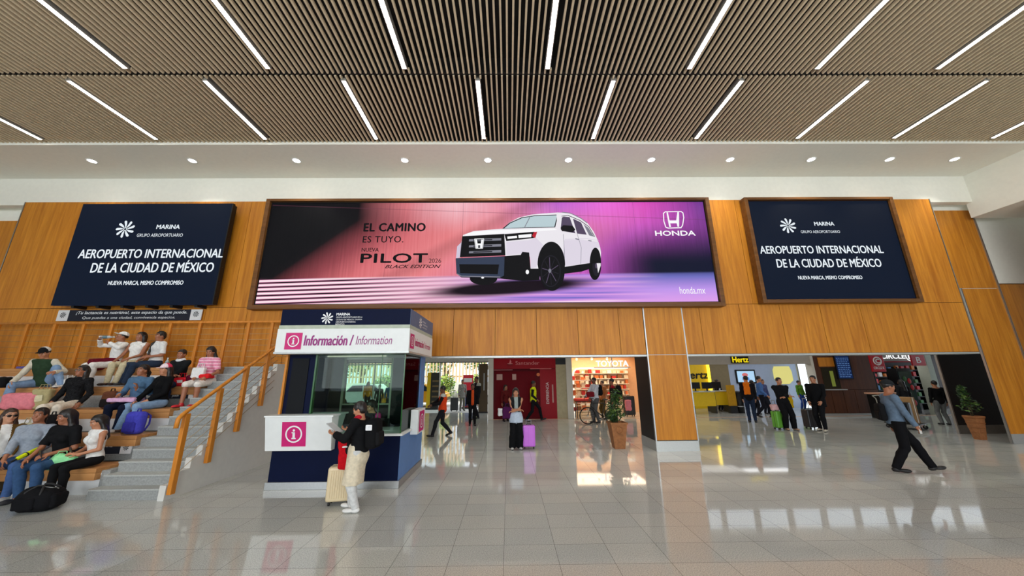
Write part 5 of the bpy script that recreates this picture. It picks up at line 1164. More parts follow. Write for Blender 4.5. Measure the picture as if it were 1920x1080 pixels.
        for i in (0, 1):
            sh = (sR, sL)[i]
            if sl_ > 0:
                o_ = o*.72; vv.ell(sh, (.050*s*build**.4+o_,)*3, None, .03)
                if sl_ <= .5: e = sh+(elb[i]-sh)*sl_*2; vv.cone(sh, .050*s*build**.5+o_, e, .044*s+o, .02, cut1=True)
                else: e = elb[i]+(wri[i]-elb[i])*(sl_-.5)*2; vv.cone(sh, .050*s*build**.5+o_, elb[i], .038*s+o_, .02); vv.cone(elb[i], .038*s+o_, e, .030*s+o*.9, .02, cut1=True)
        h_ = np.maximum(.03-np.abs(v.D-vv.D), 0)/.03; v.D = np.minimum(v.D, vv.D)-h_*h_*.0075
        v.ripple(t_.get('fold', .0034), 36, 30, 34, len(label)); V_, F_ = v.mesh(); ms = [cloth(t_['col'], t_['rgb'], t_.get('var', .12), t_.get('scale', 26))]; mi = None
        if 'col2' in t_:
            ms.append(cloth(t_['col2'], t_['rgb2'])); fcx = V_[F_].mean(1); q = fcx-chest; md = t_.get('mode', 'sleeve'); mi = np.zeros(len(F_), int)
            if md == 'front': mi[(np.abs(q@cR) < .055*s) & (q@cF > 0)] = 1
            if md == 'sleeve': mi[(np.abs(q@cR) > .168*s*wide+.012)] = 1
            if md == 'stripe': mi[(np.mod(fcx@Up, .07) < .026)] = 1
            if md == 'hem': mi[(fcx-pel)@sp < .10*s] = 1
            if md == 'back': mi[(q@cF < -.02)] = 1
            if md == 'yoke': mi[(np.abs(q@cR) > .10*s) & (q@sp > .08)] = 1
        np_mesh(t_.get('name', nm), V_, F_, ms, mi, root)
    make_top(top)
    for ex in extras:
        if ex.get('type') == 'layer': make_top(ex, ex.get('oo', .014), ex.get('name', 'vest'))
    # ---------- shoes
    sm_ = mat('shoe_%d_%d_%d' % tuple(shoes), S(*shoes), .5, var=.1); so_ = mat('sole_%d_%d_%d' % tuple(sole or (40, 40, 42)), S(*(sole or (40, 40, 42))), .7)
    for i in (0, 1):
        fy = math.radians(foot_yaw[i]); up_ = feet[i][3] if len(feet[i]) > 3 else 0.0
        fd = nrm(Fw*math.cos(fy)+Rt*math.sin(fy)); fd = nrm(fd*math.cos(up_)+Up*math.sin(up_)); fu = nrm(np.cross(Rt, fd)) if (np.cross(Rt, fd)@Up) > 0 else -nrm(np.cross(Rt, fd)); fr = np.cross(fd, fu)
        b0 = ank[i]-fu*.075*s; ce = b0+fd*.055*s; gg = min(g, .009); v = Vox(ce-.19, ce+.19, gg); R_ = np.stack([fr, fd, fu], 1)
        v.ell(b0+fd*.115*s+fu*.034*s, (.046*s, .088*s, .036*s), R_, .02); v.ell(b0-fd*.015*s+fu*.040*s, (.038*s, .058*s, .046*s), R_, .03); v.cone(b0+fu*.04*s, .042*s, ank[i]+fu*.025*s, .042*s, .02, cut1=True)
        v.cut(b0+fu*.004, -fu); V_, F_ = v.mesh(); fc = (V_[F_].mean(1)-b0)@fu; mi = (fc < .022).astype(int)
        np_mesh('shoe', V_, F_, [sm_, so_], mi, root)
    # ---------- small worn things
    for ex in extras:
        ty = ex.get('type')
        if ty == 'cap':
            v = Vox(hc-.2, hc+.24, g); v.ell(H(0, -.010, .048), (.090*hs, .109*hs, .100*hs), Rh, 0); v.cut(H(0, 0, ex.get('z', .045)), -hu)
            if ex.get('brim', True): v.ell(H(0, .115*(1 if not ex.get('back') else -1), .046), (.066*hs, .075*hs, .009), Rh, .01)
            v.cut(H(0, 0, .040), -hu); V_, F_ = v.mesh(); q = (V_[F_].mean(1)-hc)@hf; ms = [cloth(ex['col'], ex['rgb'])]
            mi = None
            if 'rgb2' in ex: ms.append(cloth(ex['col2'], ex['rgb2'])); mi = (q > .02).astype(int)
            np_mesh('cap', V_, F_, ms, mi, root)
        if ty == 'glasses':
            q = MB(); m0 = mat('dark_lens' if ex.get('dark') else 'clear_lens', S(20, 18, 20) if ex.get('dark') else S(150, 130, 116), .15)
            for sg in (1, -1): q.ell(Vector(H(.033*sg, .096, .004)), (.028*hs, .006*hs, .021*hs) if ex.get('dark') else (.024*hs, .004*hs, .018*hs), Matrix(Rh.tolist()), 10, 6, 0); q.tube([Vector(H(.060*sg, .092, .008)), Vector(H(.082*sg, .01, .006))], .004, 5, 1)
            q.tube([Vector(H(-.012, .100, .010)), Vector(H(.012, .100, .010))], .004, 5, 1)
            if not ex.get('dark'):
                for sg in (1, -1): q.torus(Vector(H(.033*sg, .098, .004)), .022*hs, .003, Vector(hf), 14, 5, 1)
            q.build('glasses', [m0, M_BLK], root)
        if ty == 'scarf':
            v = Vox(neck-.16, neck+.16, g); v.cone(neck-cR*.05, .045, neck+cR*.05, .045, .03); v.ell(neck+cF*.03-sp*.01, (.09, .07, .05), np.stack([cR, cF, sp], 1), .03); v.cut(neck+sp*.05, sp); V_, F_ = v.mesh(); np_mesh('scarf', V_, F_, cloth(ex['col'], ex['rgb']), None, root)
        if ty == 'apron':                                   # cloth tied round the waist, hanging at the front or side
            e0 = (knee[0]+knee[1])/2 if sit else (ank[0]+ank[1])/2; v = Vox(lo, hi, g); w0 = pel+sp*.09*s; dr = ex.get('drop', .9); en = pel+(e0-pel)*dr+Fw*(.06 if sit else .05)
            v.cone(w0, .158*s*wide, w0-sp*(.04 if sit else .14), (.168 if sit else .218)*s*wide, .03, flat=(Fw, .80)); v.cone(pel+Fw*(.035 if sit else .03), .150*s if sit else .206*s*wide, en, .155*s if sit else .20*s, .03, cut1=True, flat=(Fw, .55 if sit else .78)); v.ripple(.005, 50, 30, 10); v.cut(w0+sp*.03, sp); V_, F_ = v.mesh(); np_mesh(ex.get('name', 'apron'), V_, F_, cloth(ex['col'], ex['rgb']), None, root)
        if ty == 'lanyard':
            q = MB(); q.tube([Vector(neck-cR*.05+cF*.05), Vector(chest-cR*.03+cF*.14), Vector(chest-sp*.08+cF*.155), Vector(chest+cR*.03+cF*.14), Vector(neck+cR*.05+cF*.05)], .006, 5); q.box(0, 0, 0, 0, 0, 0); q.build('lanyard', cloth(ex['col'], ex['rgb']), root)
    info = dict(root=root, pos=pos, hand=[pos+fing[i][0]+fing[i][1]*.05 for i in (0, 1)], palm=fing, chest=pos+chest, neck=pos+neck, pel=pos+pel, F=Fw, R=Rt, cF=cF, cR=cR, sp=sp, head=pos+hc, knee=[pos+k_ for k_ in knee], hf=hf, s=s, shl=pos+shl, wri=[pos+w_ for w_ in wri], fd=[x[1] for x in fing])
    return info
# ------------------------------------------------------------------ bags, cases and small carried things
def frame(F, up=(0, 0, 1)):
    F = nrm(F); R = nrm(np.cross(F, up)); U = np.cross(R, F); return np.stack([R, F, U], 1)
def soft(name, parent, c, hs, rad, R, m, g=.012, rip=.004, lumps=()):
    """soft rounded box; c and lumps relative to parent"""
    r = np.linalg.norm(hs)+rad+.05; v = Vox(np.array(c)-r, np.array(c)+r, g); v.rbox(c, hs, rad, R, 0)
    for off, rr in lumps: v.ell(np.array(c)+R@np.array(off), rr, R, .05)
    v.ripple(rip, 34, 28, 30, hs[0]*40); V_, F_ = v.mesh(); return np_mesh(name, V_, F_, m, None, parent)
def backpack(label, c, F, hs, rgb, rgb2=None, straps=True, group=None, up=(0, 0, 1)):
    """F points from the wearer's back outward"""
    R = frame(F, up); t = thing('backpack', label, 'backpack', Vector(c), 0, group); m = cloth('bag_%d_%d_%d' % rgb, rgb); m2 = cloth('bag_%d_%d_%d' % (rgb2 or rgb), rgb2 or rgb)
    soft('body', t, (0, 0, 0), hs, min(hs)*.8, R, m, .012, .003)
    soft('front_pocket', t, R@np.array((0, hs[1]*.95, -hs[2]*.35)), (hs[0]*.75, hs[1]*.35, hs[2]*.45), hs[1]*.3, R, m2, .011, .002)
    q = MB(); P = lambda x, y, z: Vector(R@np.array((x, y, z)))
    q.tube([P(-.04, -hs[1]*.2, hs[2]*.96), P(-.03, -hs[1]*.2, hs[2]+.05), P(.03, -hs[1]*.2, hs[2]+.05), P(.04, -hs[1]*.2, hs[2]*.96)], .010, 6); q.build('grab_handle', m2, t)
    if straps:
        for sg in (1, -1): q = MB(); q.tube([P(sg*hs[0]*.55, -hs[1]*.8, hs[2]*.85), P(sg*hs[0]*.6, -hs[1]-.07, hs[2]*.55), P(sg*hs[0]*.7, -hs[1]-.06, -hs[2]*.2), P(sg*hs[0]*.8, -hs[1]*.8, -hs[2]*.75)], .016, 6); q.build('strap', m2, t)
    return t
def worn_backpack(i, label, rgb, rgb2=None, hs=(.15, .075, .21), dz=-.16, off=.0, group=None):
    s = i['s']; c = i['shl']+i['sp']*dz*s-i['cF']*(.135*s+hs[1]+off); return backpack(label, c, -i['cF'], hs, rgb, rgb2, False, group, i['sp'])
def suitcase(label, pos, hd, w_, h, d, rgb, ribs=6, handle=.45, group=None, tilt=0.0, hcol=(150, 150, 152)):
    t = thing('suitcase', label, 'suitcase', pos, math.radians(hd), group); m = mat('case_%d_%d_%d' % rgb, S(*rgb), .35, var=.04, scale=4); mh = mat('case_metal_%d' % hcol[0], S(*hcol), .35, .5); md = mat('case_trim', S(28, 28, 30), .5)
    if tilt: t.rotation_euler = (tilt, 0, math.radians(hd))
    b = MB(); b.box(-w_/2, w_/2, -d/2, d/2, .06, h); b.build('shell', m, t, min(w_, d)*.16, seg=4)
    for k in range(ribs):
        x = -w_*.36+w_*.72*k/max(1, ribs-1)
        b = MB(); b.box(x-w_*.035, x+w_*.035, -d/2-.007, d/2+.007, .11, h-.05); b.build('rib', m, t, .005)
    b = MB(); b.box(-w_/2-.003, w_/2+.003, -.008, .008, .058, h+.003); b.build('zip_seam', md, t, .01)
    for sx in (-1, 1):
        for sy in (-1, 1):
            b = MB(); b.cyl((sx*w_*.36-.012, sy*d*.3, .028), (sx*w_*.36+.012, sy*d*.3, .028), .027, n=14); b.cyl((sx*w_*.36, sy*d*.3, .03), (sx*w_*.36, sy*d*.3, .075), .018, n=8); b.build('wheel', md, t)
    if handle:
        b = MB(); y = d*.28
        for sx in (-1, 1): b.tube([(sx*w_*.2, y, h-.02), (sx*w_*.2, y, h+handle)], .009, 8)
        b.tube([(-w_*.2-.012, y, h+handle), (w_*.2+.012, y, h+handle)], .014, 8); b.build('telescopic_handle', mh, t)
    b = MB(); b.tube([(-.06, -.01, h-.005), (-.05, -.01, h+.03), (.05, -.01, h+.03), (.06, -.01, h-.005)], .010, 8); b.build('grab_handle', md, t)
    return t
def held(name, label, cat, c, hs, rgb, F=(0, -1, .3), rgb2=None):
    R = Matrix(frame(F).tolist()); t = thing(name, label, cat, Vector(c)); b = MB(); vs = [R @ Vector((x, y, z)) for x in (-hs[0], hs[0]) for y in (-hs[1], hs[1]) for z in (-hs[2], hs[2])]; b.hexa(vs); b.build('case', mat('held_%d_%d_%d' % rgb, S(*rgb), .3), t, .004)
    b = MB(); vs = [R @ Vector((x*.9, -hs[1]-.0015, z*.92)) for x, z in ((-hs[0], -hs[2]), (hs[0], -hs[2]), (hs[0], hs[2]), (-hs[0], hs[2]))]; b.quad(*vs); b.build('screen', mat('held_%d_%d_%d' % (rgb2 or (24, 26, 32)), S(*(rgb2 or (24, 26, 32))), .15), t); return t
def duffel(label, pos, hd, L_, r, rgb):
    t = thing('duffel_bag', label, 'bag', pos, math.radians(hd)); m = cloth('bag_%d_%d_%d' % rgb, rgb); R = np.eye(3)
    v = Vox((-L_/2-.1, -r*1.5, -.02), (L_/2+.1, r*1.5, r*2.4), .013); v.rbox((0, 0, r*.92), (L_/2, r*1.05, r*.92), r*.75); v.ell((-.1, 0, r*1.5), (L_*.3, r*.7, r*.5), None, .08); v.ripple(.007, 24, 26, 28); v.cut((0, 0, .003), (0, 0, -1)); V_, F_ = v.mesh(); np_mesh('body', V_, F_, m, None, t)
    soft('end_pocket', t, (L_/2-.02, 0, r*.85), (.05, r*.7, r*.6), .045, R, m); soft('side_pocket', t, (-.05, -r*1.02, r*.8), (L_*.28, .035, r*.5), .03, R, m)
    for sg in (1, -1): b = MB(); b.tube([(-L_*.22, sg*r*.95, r*.9), (-L_*.2, sg*r*.8, r*1.75), (-L_*.08, sg*.05, r*2.15), (L_*.08, sg*.05, r*2.15), (L_*.2, sg*r*.8, r*1.75), (L_*.22, sg*r*.95, r*.9)], .014, 6); b.build('strap', mat('webbing', S(34, 34, 36), .7), t)
    b = MB(); b.tube([(-L_*.4, 0, r*1.82), (0, 0, r*1.98), (L_*.4, 0, r*1.80)], .006, 5); b.build('zip', M_STEEL, t); return t
def tote(label, c, F, hs, rgb, mark=None, name='tote_bag', lumps=(), rip=.008, group=None):
    R = frame(F); t = thing(name, label, 'bag', Vector(c), 0, group); m = cloth('bag_%d_%d_%d' % rgb, rgb, .08)
    soft('body', t, (0, 0, hs[2]), hs, min(hs)*.6, R, m, .011, rip, lumps)
    for sg in ((1, -1) if name in ('tote_bag', 'paper_bag', 'shoulder_bag', 'cloth_bag', 'plastic_bag') else ()):
        q = MB(); P = lambda x, y, z: Vector(R@np.array((x, y, z))); q.tube([P(-hs[0]*.45, sg*hs[1]*.6, hs[2]*1.9), P(-hs[0]*.3, sg*hs[1]*.5, hs[2]*2+.09), P(hs[0]*.3, sg*hs[1]*.5, hs[2]*2+.09), P(hs[0]*.45, sg*hs[1]*.6, hs[2]*1.9)], .007, 5); q.build('handle', m, t)
    if mark:
        q = MB(); P = lambda x, z: Vector(R@np.array((x, hs[1]*1.03+.008, z))); q.add([P(-hs[0]*.45, hs[2]*.8), P(hs[0]*.3, hs[2]*.75), P(hs[0]*.45, hs[2]*1.35), P(-hs[0]*.35, hs[2]*1.4)], [(0, 1, 2, 3)]); q.build('print', cloth('print_%d_%d_%d' % mark, mark), t)
    return t
def bottle(label, c, axis, L_, r, rgb):
    t = thing('bottle', label, 'bottle', Vector(c)); a = Vector(axis).normalized(); b = MB(); b.tube([a*x for x in (0, .01, L_*.62, L_*.78, L_*.88)], [r*.9, r, r, r*.5, r*.38], 14); b.build('body', mat('bottle_%d_%d_%d' % rgb, S(*rgb), .12, spec=.7), t)
    b = MB(); b.tube([a*L_*.88, a*L_], [r*.45, r*.45], 12); b.build('cap', mat('bottle_cap', S(210, 214, 216), .4), t); b = MB(); b.tube([a*L_*.22, a*L_*.52], [r*1.02, r*1.02], 14, cap=False); b.build('label_band', mat('bottle_band', S(90, 120, 130), .5), t); return t
# ------------------------------------------------------------------ people on the seating stand
WHITE_ = (232, 230, 226); BLACKC = (22, 22, 24); JEANS = (66, 92, 138); JEANSL = (124, 150, 182); BEIGE = (206, 192, 166)
def seat(px, py, k, back=.20):
    y, z = row(k); return (onY(px, py, y+back).x, y+back, z)
pants = lambda col, rgb, **kw: dict(kind='long', col=col, rgb=rgb, **kw)
G1, G2, G3 = .0085, .0095, .012
A = person('person in sunglasses and a brown jacket at the left edge of the lowest row', seat(14, 790, 1), 62, 1.84, 'f', g=G1, hair='longfront', hair_mat=M_HAIRB, tone='a', sit=True, head=(-8, 2, 0), top=dict(col='olive_brown', rgb=(104, 78, 38), col2='white_top', rgb2=WHITE_, mode='front', name='jacket', hem=.12), bottom=pants('dark_olive', (60, 50, 34)), hands=((.12, .26, .18), (-.12, .28, .18)), extras=[dict(type='glasses', dark=True)])
B = person('person in a grey-blue blouse, blue jeans and white sneakers on the lowest row', seat(78, 775, 1), 24, 1.86, 'f', 1.0, g=G1, hair='tail', tone='c', sit=True, head=(-4, 4, 0), top=dict(col='grey_blue', rgb=(150, 158, 170), sleeve=.78), bottom=pants('jeans', JEANS), shoes=(220, 218, 212), sole=(200, 198, 192), hands=((.10, .34, .17), (-.16, .30, .17)), feet=((.12, .50, -.44), (-.10, .42, -.44)))
C_ = person('person in a black T-shirt and blue jeans on the lowest row, face turned left', seat(138, 785, 1), 2, 1.84, 'f', .96, g=G1, hair='long', tone='c', sit=True, lean=8, head=(24, -6, 0), top=dict(col='black_tee', rgb=BLACKC, sleeve=.42, hem=.1), bottom=pants('jeans_dark', (56, 84, 122)), shoes=(40, 40, 44), hands=((.12, .40, .19), (-.10, .30, .26)), feet=((.08, .40, -.44), (-.14, .38, -.44)))
D_ = person('young person in a white sleeveless top and black trousers ending the lowest row', seat(190, 812, 1), -16, 1.60, 'f', .86, g=G1, hair='long', tone='b', sit=True, lean=6, head=(6, -14, 0), top=dict(col='white_sleeveless', rgb=WHITE_, sleeve=0, hem=.14), bottom=pants('black_trousers', BLACKC), shoes=(24, 24, 26), sole=(70, 70, 72), hands=((.08, .24, .24, (-.4, .7, .3)), (-.06, .26, .24, (.4, .7, .3))), feet=((.14, .40, -.40), (-.10, .36, -.40)))
E_ = person('person with glasses in a black patterned blouse and cream trousers', seat(152, 694, 3), 14, 1.69, 'f', 1.0, g=G2, hair='longfront', tone='c', sit=True, lean=-6, head=(14, 2, 0), top=dict(col='black_blouse', rgb=(26, 26, 28), var=.75, hem=.12, scale=42), bottom=pants('cream_trousers', (224, 212, 194), flare=.03), shoes=(196, 150, 120), hands=((.20, .18, .16), (-.22, .12, .12)), feet=((.12, .36, -.43), (-.08, .40, -.43)), extras=[dict(type='glasses')])
F_p = person('person in a green vest with cream sleeves leaning forward on the fourth row', seat(100, 662, 4), 10, 1.72, 'm', 1.05, g=G2, hair='crop', tone='b', sit=True, lean=16, head=(-10, -6, 0), top=dict(col='cream_sleeves', rgb=(214, 206, 186), sleeve=1.0), bottom=pants('jeans_light', JEANSL), shoes=(222, 220, 216), hands=((.20, .46, .06), (-.40, .30, .34)), feet=((.20, .44, -.44), (-.50, .18, -.02)), knees=((.2, 1, .6), (-.5, .5, 1)), extras=[dict(type='layer', col='dark_green_vest', rgb=(44, 64, 44), sleeve=0, oo=.012), dict(type='cap', col='white_cap', rgb=(226, 224, 218), col2='black_front', rgb2=(26, 26, 28))])
H_ = person('person in a white shirt and white cap drinking from a bottle on the top row', seat(228, 628, 5), -14, 1.66, 'm', .98, g=G2, hair='crop', tone='c', sit=True, lean=-4, head=(12, 14, 0), top=dict(col='white_shirt', rgb=WHITE_, hem=.10), bottom=pants('white_trousers', (226, 222, 216), flare=.02), shoes=(36, 26, 28), hands=((.24, .26, .70, (-.5, .3, .4), (-.6, .2, .2)), (-.14, .26, .60, (.6, .2, .3), (.6, .1, .3))), elbow=((.9, .2, -.3), (-.9, .2, -.5)), feet=((.26, .46, -.42), (-.02, .40, -.42)), extras=[dict(type='cap', col='white_cap_b', rgb=(234, 234, 230)), dict(type='apron', col='wine_cloth', rgb=(104, 16, 34), drop=.86)])
I_ = person('person in a white crop top and beige trousers on the top row', seat(264, 630, 5), 12, 1.67, 'f', 1.0, g=G2, hair='longfront', tone='c', sit=True, lean=-4, head=(14, 0, 0), top=dict(col='white_crop', rgb=WHITE_, sleeve=0, hem=-.06), bottom=pants('beige_trousers', (208, 196, 162), waist=.08), shoes=(56, 36, 32), hands=((.24, .24, .16), (-.06, .28, .22)), feet=((.14, .44, -.42), (-.02, .44, -.42)))
J_ = person('person in a white shirt with a long black braid on the top row', seat(303, 630, 5), -20, 1.69, 'f', 1.02, g=G2, hair='braid', tone='c', sit=True, head=(-2, -4, 0), top=dict(col='white_shirt_b', rgb=(224, 224, 222), sleeve=.45, hem=.1), bottom=pants('dark_jeans', (42, 54, 74)), shoes=(28, 28, 30), hands=((.06, .28, .20), (-.10, .22, .26)), feet=((.26, .46, -.42), (.06, .46, -.42)))
K_ = person('boy in a black hoodie with white stripes and folded arms on the fourth row', seat(346, 658, 4), 4, 1.52, 'm', .95, g=G2, hair='short', tone='c', sit=True, lean=4, head=(-6, 0, 0), top=dict(col='black_hoodie', rgb=(26, 28, 30), hem=.1), bottom=pants('navy_trousers', (34, 44, 70)), shoes=(40, 40, 44), hands=((-.08, .22, .24, (-1, .1, 0)), (.06, .26, .22, (1, .1, 0))), extras=[dict(type='scarf', col='white_collar', rgb=(224, 226, 228))])
L_ = person('person in a pink striped top and white shorts on the fourth row', seat(398, 664, 4, .16), 4, 1.67, 'f', 1.0, g=G2, hair='longfront', tone='c', sit=True, lean=4, head=(-6, -16, 0), top=dict(col='pink_top', rgb=(226, 140, 168), sleeve=.40, col2='pale_stripe', rgb2=(240, 196, 210), mode='stripe'), bottom=pants('white_shorts', (228, 222, 214), to=.0, o=.014), shoes=(196, 34, 44), hands=((.12, .22, .22), (-.16, .26, .20)), feet=((.10, .46, -.44), (-.12, .40, -.44)))
M_p = person('person in a blue denim jacket with a pink garment on the lap', seat(272, 686, 3), 12, 1.69, 'f', 1.0, g=G2, hair='tail', tone='c', sit=True, head=(14, 0, 0), top=dict(col='denim_jacket', rgb=(78, 108, 138), hem=.1), bottom=pants('navy_trousers_b', (20, 26, 46)), shoes=(228, 226, 220), sole=(220, 218, 212), hands=((.14, .28, .30), (-.10, .22, .40, (0, .3, 1))), feet=((.20, .36, -.43), (.0, .36, -.43)))
N_ = person('person in a black hoodie, pink cap and pale jeans on the third row', seat(313, 690, 3), -16, 1.71, 'f', 1.0, g=G2, hair='long', tone='b', sit=True, head=(-8, -2, 0), top=dict(col='black_hoodie_b', rgb=(16, 16, 18), hem=.1), bottom=pants('pale_jeans', (130, 158, 188), flare=.01), shoes=(96, 66, 50), hands=((.14, .40, .06), (-.10, .26, .18)), feet=((.24, .44, -.43), (-.12, .40, -.43)), extras=[dict(type='cap', col='white_pink_cap', rgb=(206, 60, 90), col2='cap_white_front', rgb2=(236, 216, 222))])
# things on and around the stand
yb, zb = row(1)
duffel('large black duffel bag lying on the floor before the lowest row', (onZ(84, 953).x, 6.02, .0), 8, .50, .165, (20, 20, 23))
p = C_['pel']; tote('pale green plastic bag on the lowest bench beside the seated pair', (onY(134, 850, yb+.12).x, yb+.02, zb), (.3, -1, 0), (.17, .09, .10), (150, 226, 162), None, 'plastic_bag', [((.03, 0, .06), (.11, .08, .09)), ((-.07, 0, .03), (.09, .07, .08))], .012)
def umbrella(label, a, c, rgb):
    t = thing('folded_umbrella', label, 'umbrella', a); d = Vector(c)-Vector(a); b = MB(); b.tube([d*x for x in (0, .05, .3, .75, .95, 1)], [.012, .03, .036, .03, .014, .006], 10); b.build('canopy', cloth('lime_umbrella', rgb), t); b = MB(); b.tube([d*-.16, d*0], .014, 8); b.build('handle', M_BLK, t); b = MB(); b.tube([d*.30+Vector((0, 0, .001)), d*.34], .041, 10); b.build('tie', M_BLK, t); return t
kb = B['knee']; umbrella('lime yellow folded umbrella across the lap of the blue blouse wearer', Vector(kb[1])+Vector((.05, -.06, .12)), Vector(B['pel'])+Vector((.24, -.02, .22)), (206, 220, 30))
held('phone', 'dark phone held by the young person in the sleeveless top', 'phone', (D_['hand'][0]+D_['hand'][1])/2+np.array((0, 0, .035)), (.038, .005, .075), (60, 30, 30), D_['hf'])
held('phone', 'dark phone held by the person in the black T-shirt', 'phone', C_['hand'][1]+np.array((0, 0, .03)), (.036, .005, .072), (30, 28, 32), C_['hf'])
y2, z2 = row(2); y3, z3 = row(3); y4, z4 = row(4); y5, z5 = row(5)
backpack('dark backpack standing on the second row behind the blue blouse wearer', (onY(93, 790, y2+.2).x, y2+.22, z2+.19), (0, -1, 0), (.15, .08, .19), (26, 24, 26))
tote('pink soft bag lying on the third row at the left edge', (onY(22, 790, y3+.1).x, y3+.18, z3-.0), (.2, -1, 0), (.30, .14, .17), (222, 130, 140), None, 'soft_bag')
tote('beige patterned cloth bag beside the pink bag on the third row', (onY(58, 770, y3+.12).x, y3+.24, z3), (.4, -1, 0), (.15, .09, .21), (176, 164, 120), (214, 206, 170))
tote('small cream printed bag on the second row below the pink bag', (onY(50, 795, y2+.1).x, y2+.14, z2), (.2, -1, 0), (.11, .07, .12), (200, 196, 168), (90, 96, 70), 'cloth_bag')
backpack('brown and black backpack with a looped strap on the third row', (onY(208, 742, y3+.2).x, y3+.2, z3+.18), (.1, -1, 0), (.13, .09, .18), (98, 58, 40), (30, 24, 24))
backpack('blue-violet backpack standing at the feet of the black hoodie wearer', (onY(264, 782, y2+.3).x, y2+.22, z2+.21), (-.1, -1, 0), (.17, .10, .21), (72, 72, 186), (60, 58, 160))
tote('red and white bag on the fourth row beside the boy', (onY(345, 702, y4+.08).x, y4+.06, z4), (.2, -1, 0), (.14, .06, .10), (214, 30, 44), (236, 226, 226))
tote('dark wine red bag on the fourth row left of the striped top wearer', (onY(361, 712, y4+.06).x, y4+.10, z4-.0), (.2, -1, 0), (.13, .10, .13), (86, 12, 36), None, 'soft_bag')
tote('white paper bag with a pink print on the lap of the striped top wearer', tuple((L_['knee'][0]+L_['pel'])/2+np.array((.02, -.02, .09))), (.1, -1, .1), (.13, .06, .12), (230, 228, 226), (214, 110, 150), 'paper_bag', (), .003)
tote('bright red folded jacket on the lap of the striped top wearer', tuple((L_['knee'][1]+L_['pel'])/2+np.array((.05, .02, .085))), (.2, -1, 0), (.10, .11, .05), (216, 34, 38), None, 'folded_jacket')
tote('pale pink folded garment on the lap of the denim jacket wearer', tuple((M_p['knee'][0]+M_p['knee'][1])/2*.55+M_p['pel']*.45+np.array((0, 0, .07))), (.1, -1, 0), (.25, .15, .04), (226, 178, 212), None, 'folded_garment')
bottle('clear water bottle standing on the top row right of the braid wearer', (onY(314, 676, y5+.1).x, y5+.1, z5), (0, 0, 1), .24, .036, (170, 184, 186))
hb = (H_['hand'][0]+H_['hand'][1])/2; mo = H_['head']+H_['hf']*.12*H_['s']-np.array((0, 0, .05)); dv = nrm(mo-H_['hand'][0]); bottle('clear bottle raised to the mouth of the white cap wearer', mo-dv*.28, dv, .27, .037, (186, 196, 200))
for i, (px, py, rg_) in enumerate(((60, 682, (96, 86, 150)), (2, 716, (24, 24, 26)))):
    k_ = (5, 4)[i]; yy, zz = row(k_); tote(('violet folded cloth lying on the top row at the left', 'black bag at the left edge of the fourth row')[i], (onY(px, py, yy+.14).x, yy+.16, zz), (0, -1, 0), ((.26, .1, .03), (.14, .09, .12))[i], rg_, None, ('folded_cloth', 'soft_bag')[i])
tote('crumpled white bag on the fourth row behind the green vest wearer', (onY(128, 704, y4+.2).x, y4+.2, z4), (0, -1, 0), (.16, .09, .09), (226, 226, 222), None, 'plastic_bag')
for px, py, lab in ((264, 706, 'dark shoe'), (292, 708, 'black shoe')): pass

# ------------------------------------------------------------------ people standing and walking in the hall
def stand(label, px, pyf, pyt, heading, hmin=1.48, hmax=1.85, **kw):
    p = onZ(px, pyf); hgt = min(hmax, max(hmin, onY(px, pyt, p.y).z)); return person(label, (p.x, p.y, 0), heading, hgt, **kw)
O_ = stand('person in a black cape top and cream apron at the information kiosk', 664, 957, 754, -96, hmin=1.5, sex='f', g=.0075, hair='bob', tone='b', head=(-10, -18, 0), lean=4, top=dict(col='black_cape', rgb=(20, 20, 22), hem=.16, o=.030), bottom=pants('pale_grey_trousers', (206, 206, 204), o=.014), shoes=(232, 230, 226), sole=(214, 212, 208),
           hands=((.16, .30, 1.10, (-.1, 1, .2), (0, 0, 1)), (-.14, .34, 1.08, (.1, 1, .2), (0, 0, 1))), feet=((.09, .10, 0), (-.09, -.06, 0)), extras=[dict(type='apron', col='cream_apron', rgb=(222, 208, 182), drop=.60), dict(type='scarf', col='red_collar', rgb=(170, 24, 44))])
held('tablet', 'pale tablet held by the person at the information kiosk', 'tablet', (O_['hand'][0]+O_['hand'][1])/2+O_['F']*.05+np.array((0, 0, .05)), (.085, .006, .12), (206, 208, 208), (.6, -.1, .9), (190, 200, 204))
bp_ = worn_backpack(O_, 'black backpack worn by the person at the information kiosk', (18, 18, 20), (26, 26, 28), hs=(.15, .10, .22), dz=-.20); soft('white_tag', bp_, (-.02, -.165, .10), (.05, .012, .042), .011, np.eye(3), cloth('white_tag', (236, 236, 238)), .008, .001)
q = onZ(636, 945); suitcase('cream ribbed cabin suitcase beside the information kiosk', (q.x, q.y, 0), 10, .38, .56, .24, (222, 202, 164), 9, .46)
R = frame((.25, -1, 0)); t = thing('hanging_jacket', 'red and black jacket hanging over the cream suitcase handle', 'jacket', (q.x+.05, q.y-.10, .78)); soft('body', t, (0, 0, -.02), (.085, .055, .25), .05, R, cloth('red_jacket', (196, 18, 30)), .010, .006, [((.02, 0, .16), (.10, .07, .10))]); soft('sleeve', t, (.06, -.01, .12), (.05, .05, .17), .045, R, cloth('black_sleeve', (24, 22, 24)), .010, .004); soft('white_cuff', t, (.02, -.05, .08), (.045, .02, .015), .012, R, cloth('white_cuff', (230, 228, 226)), .008, .001)
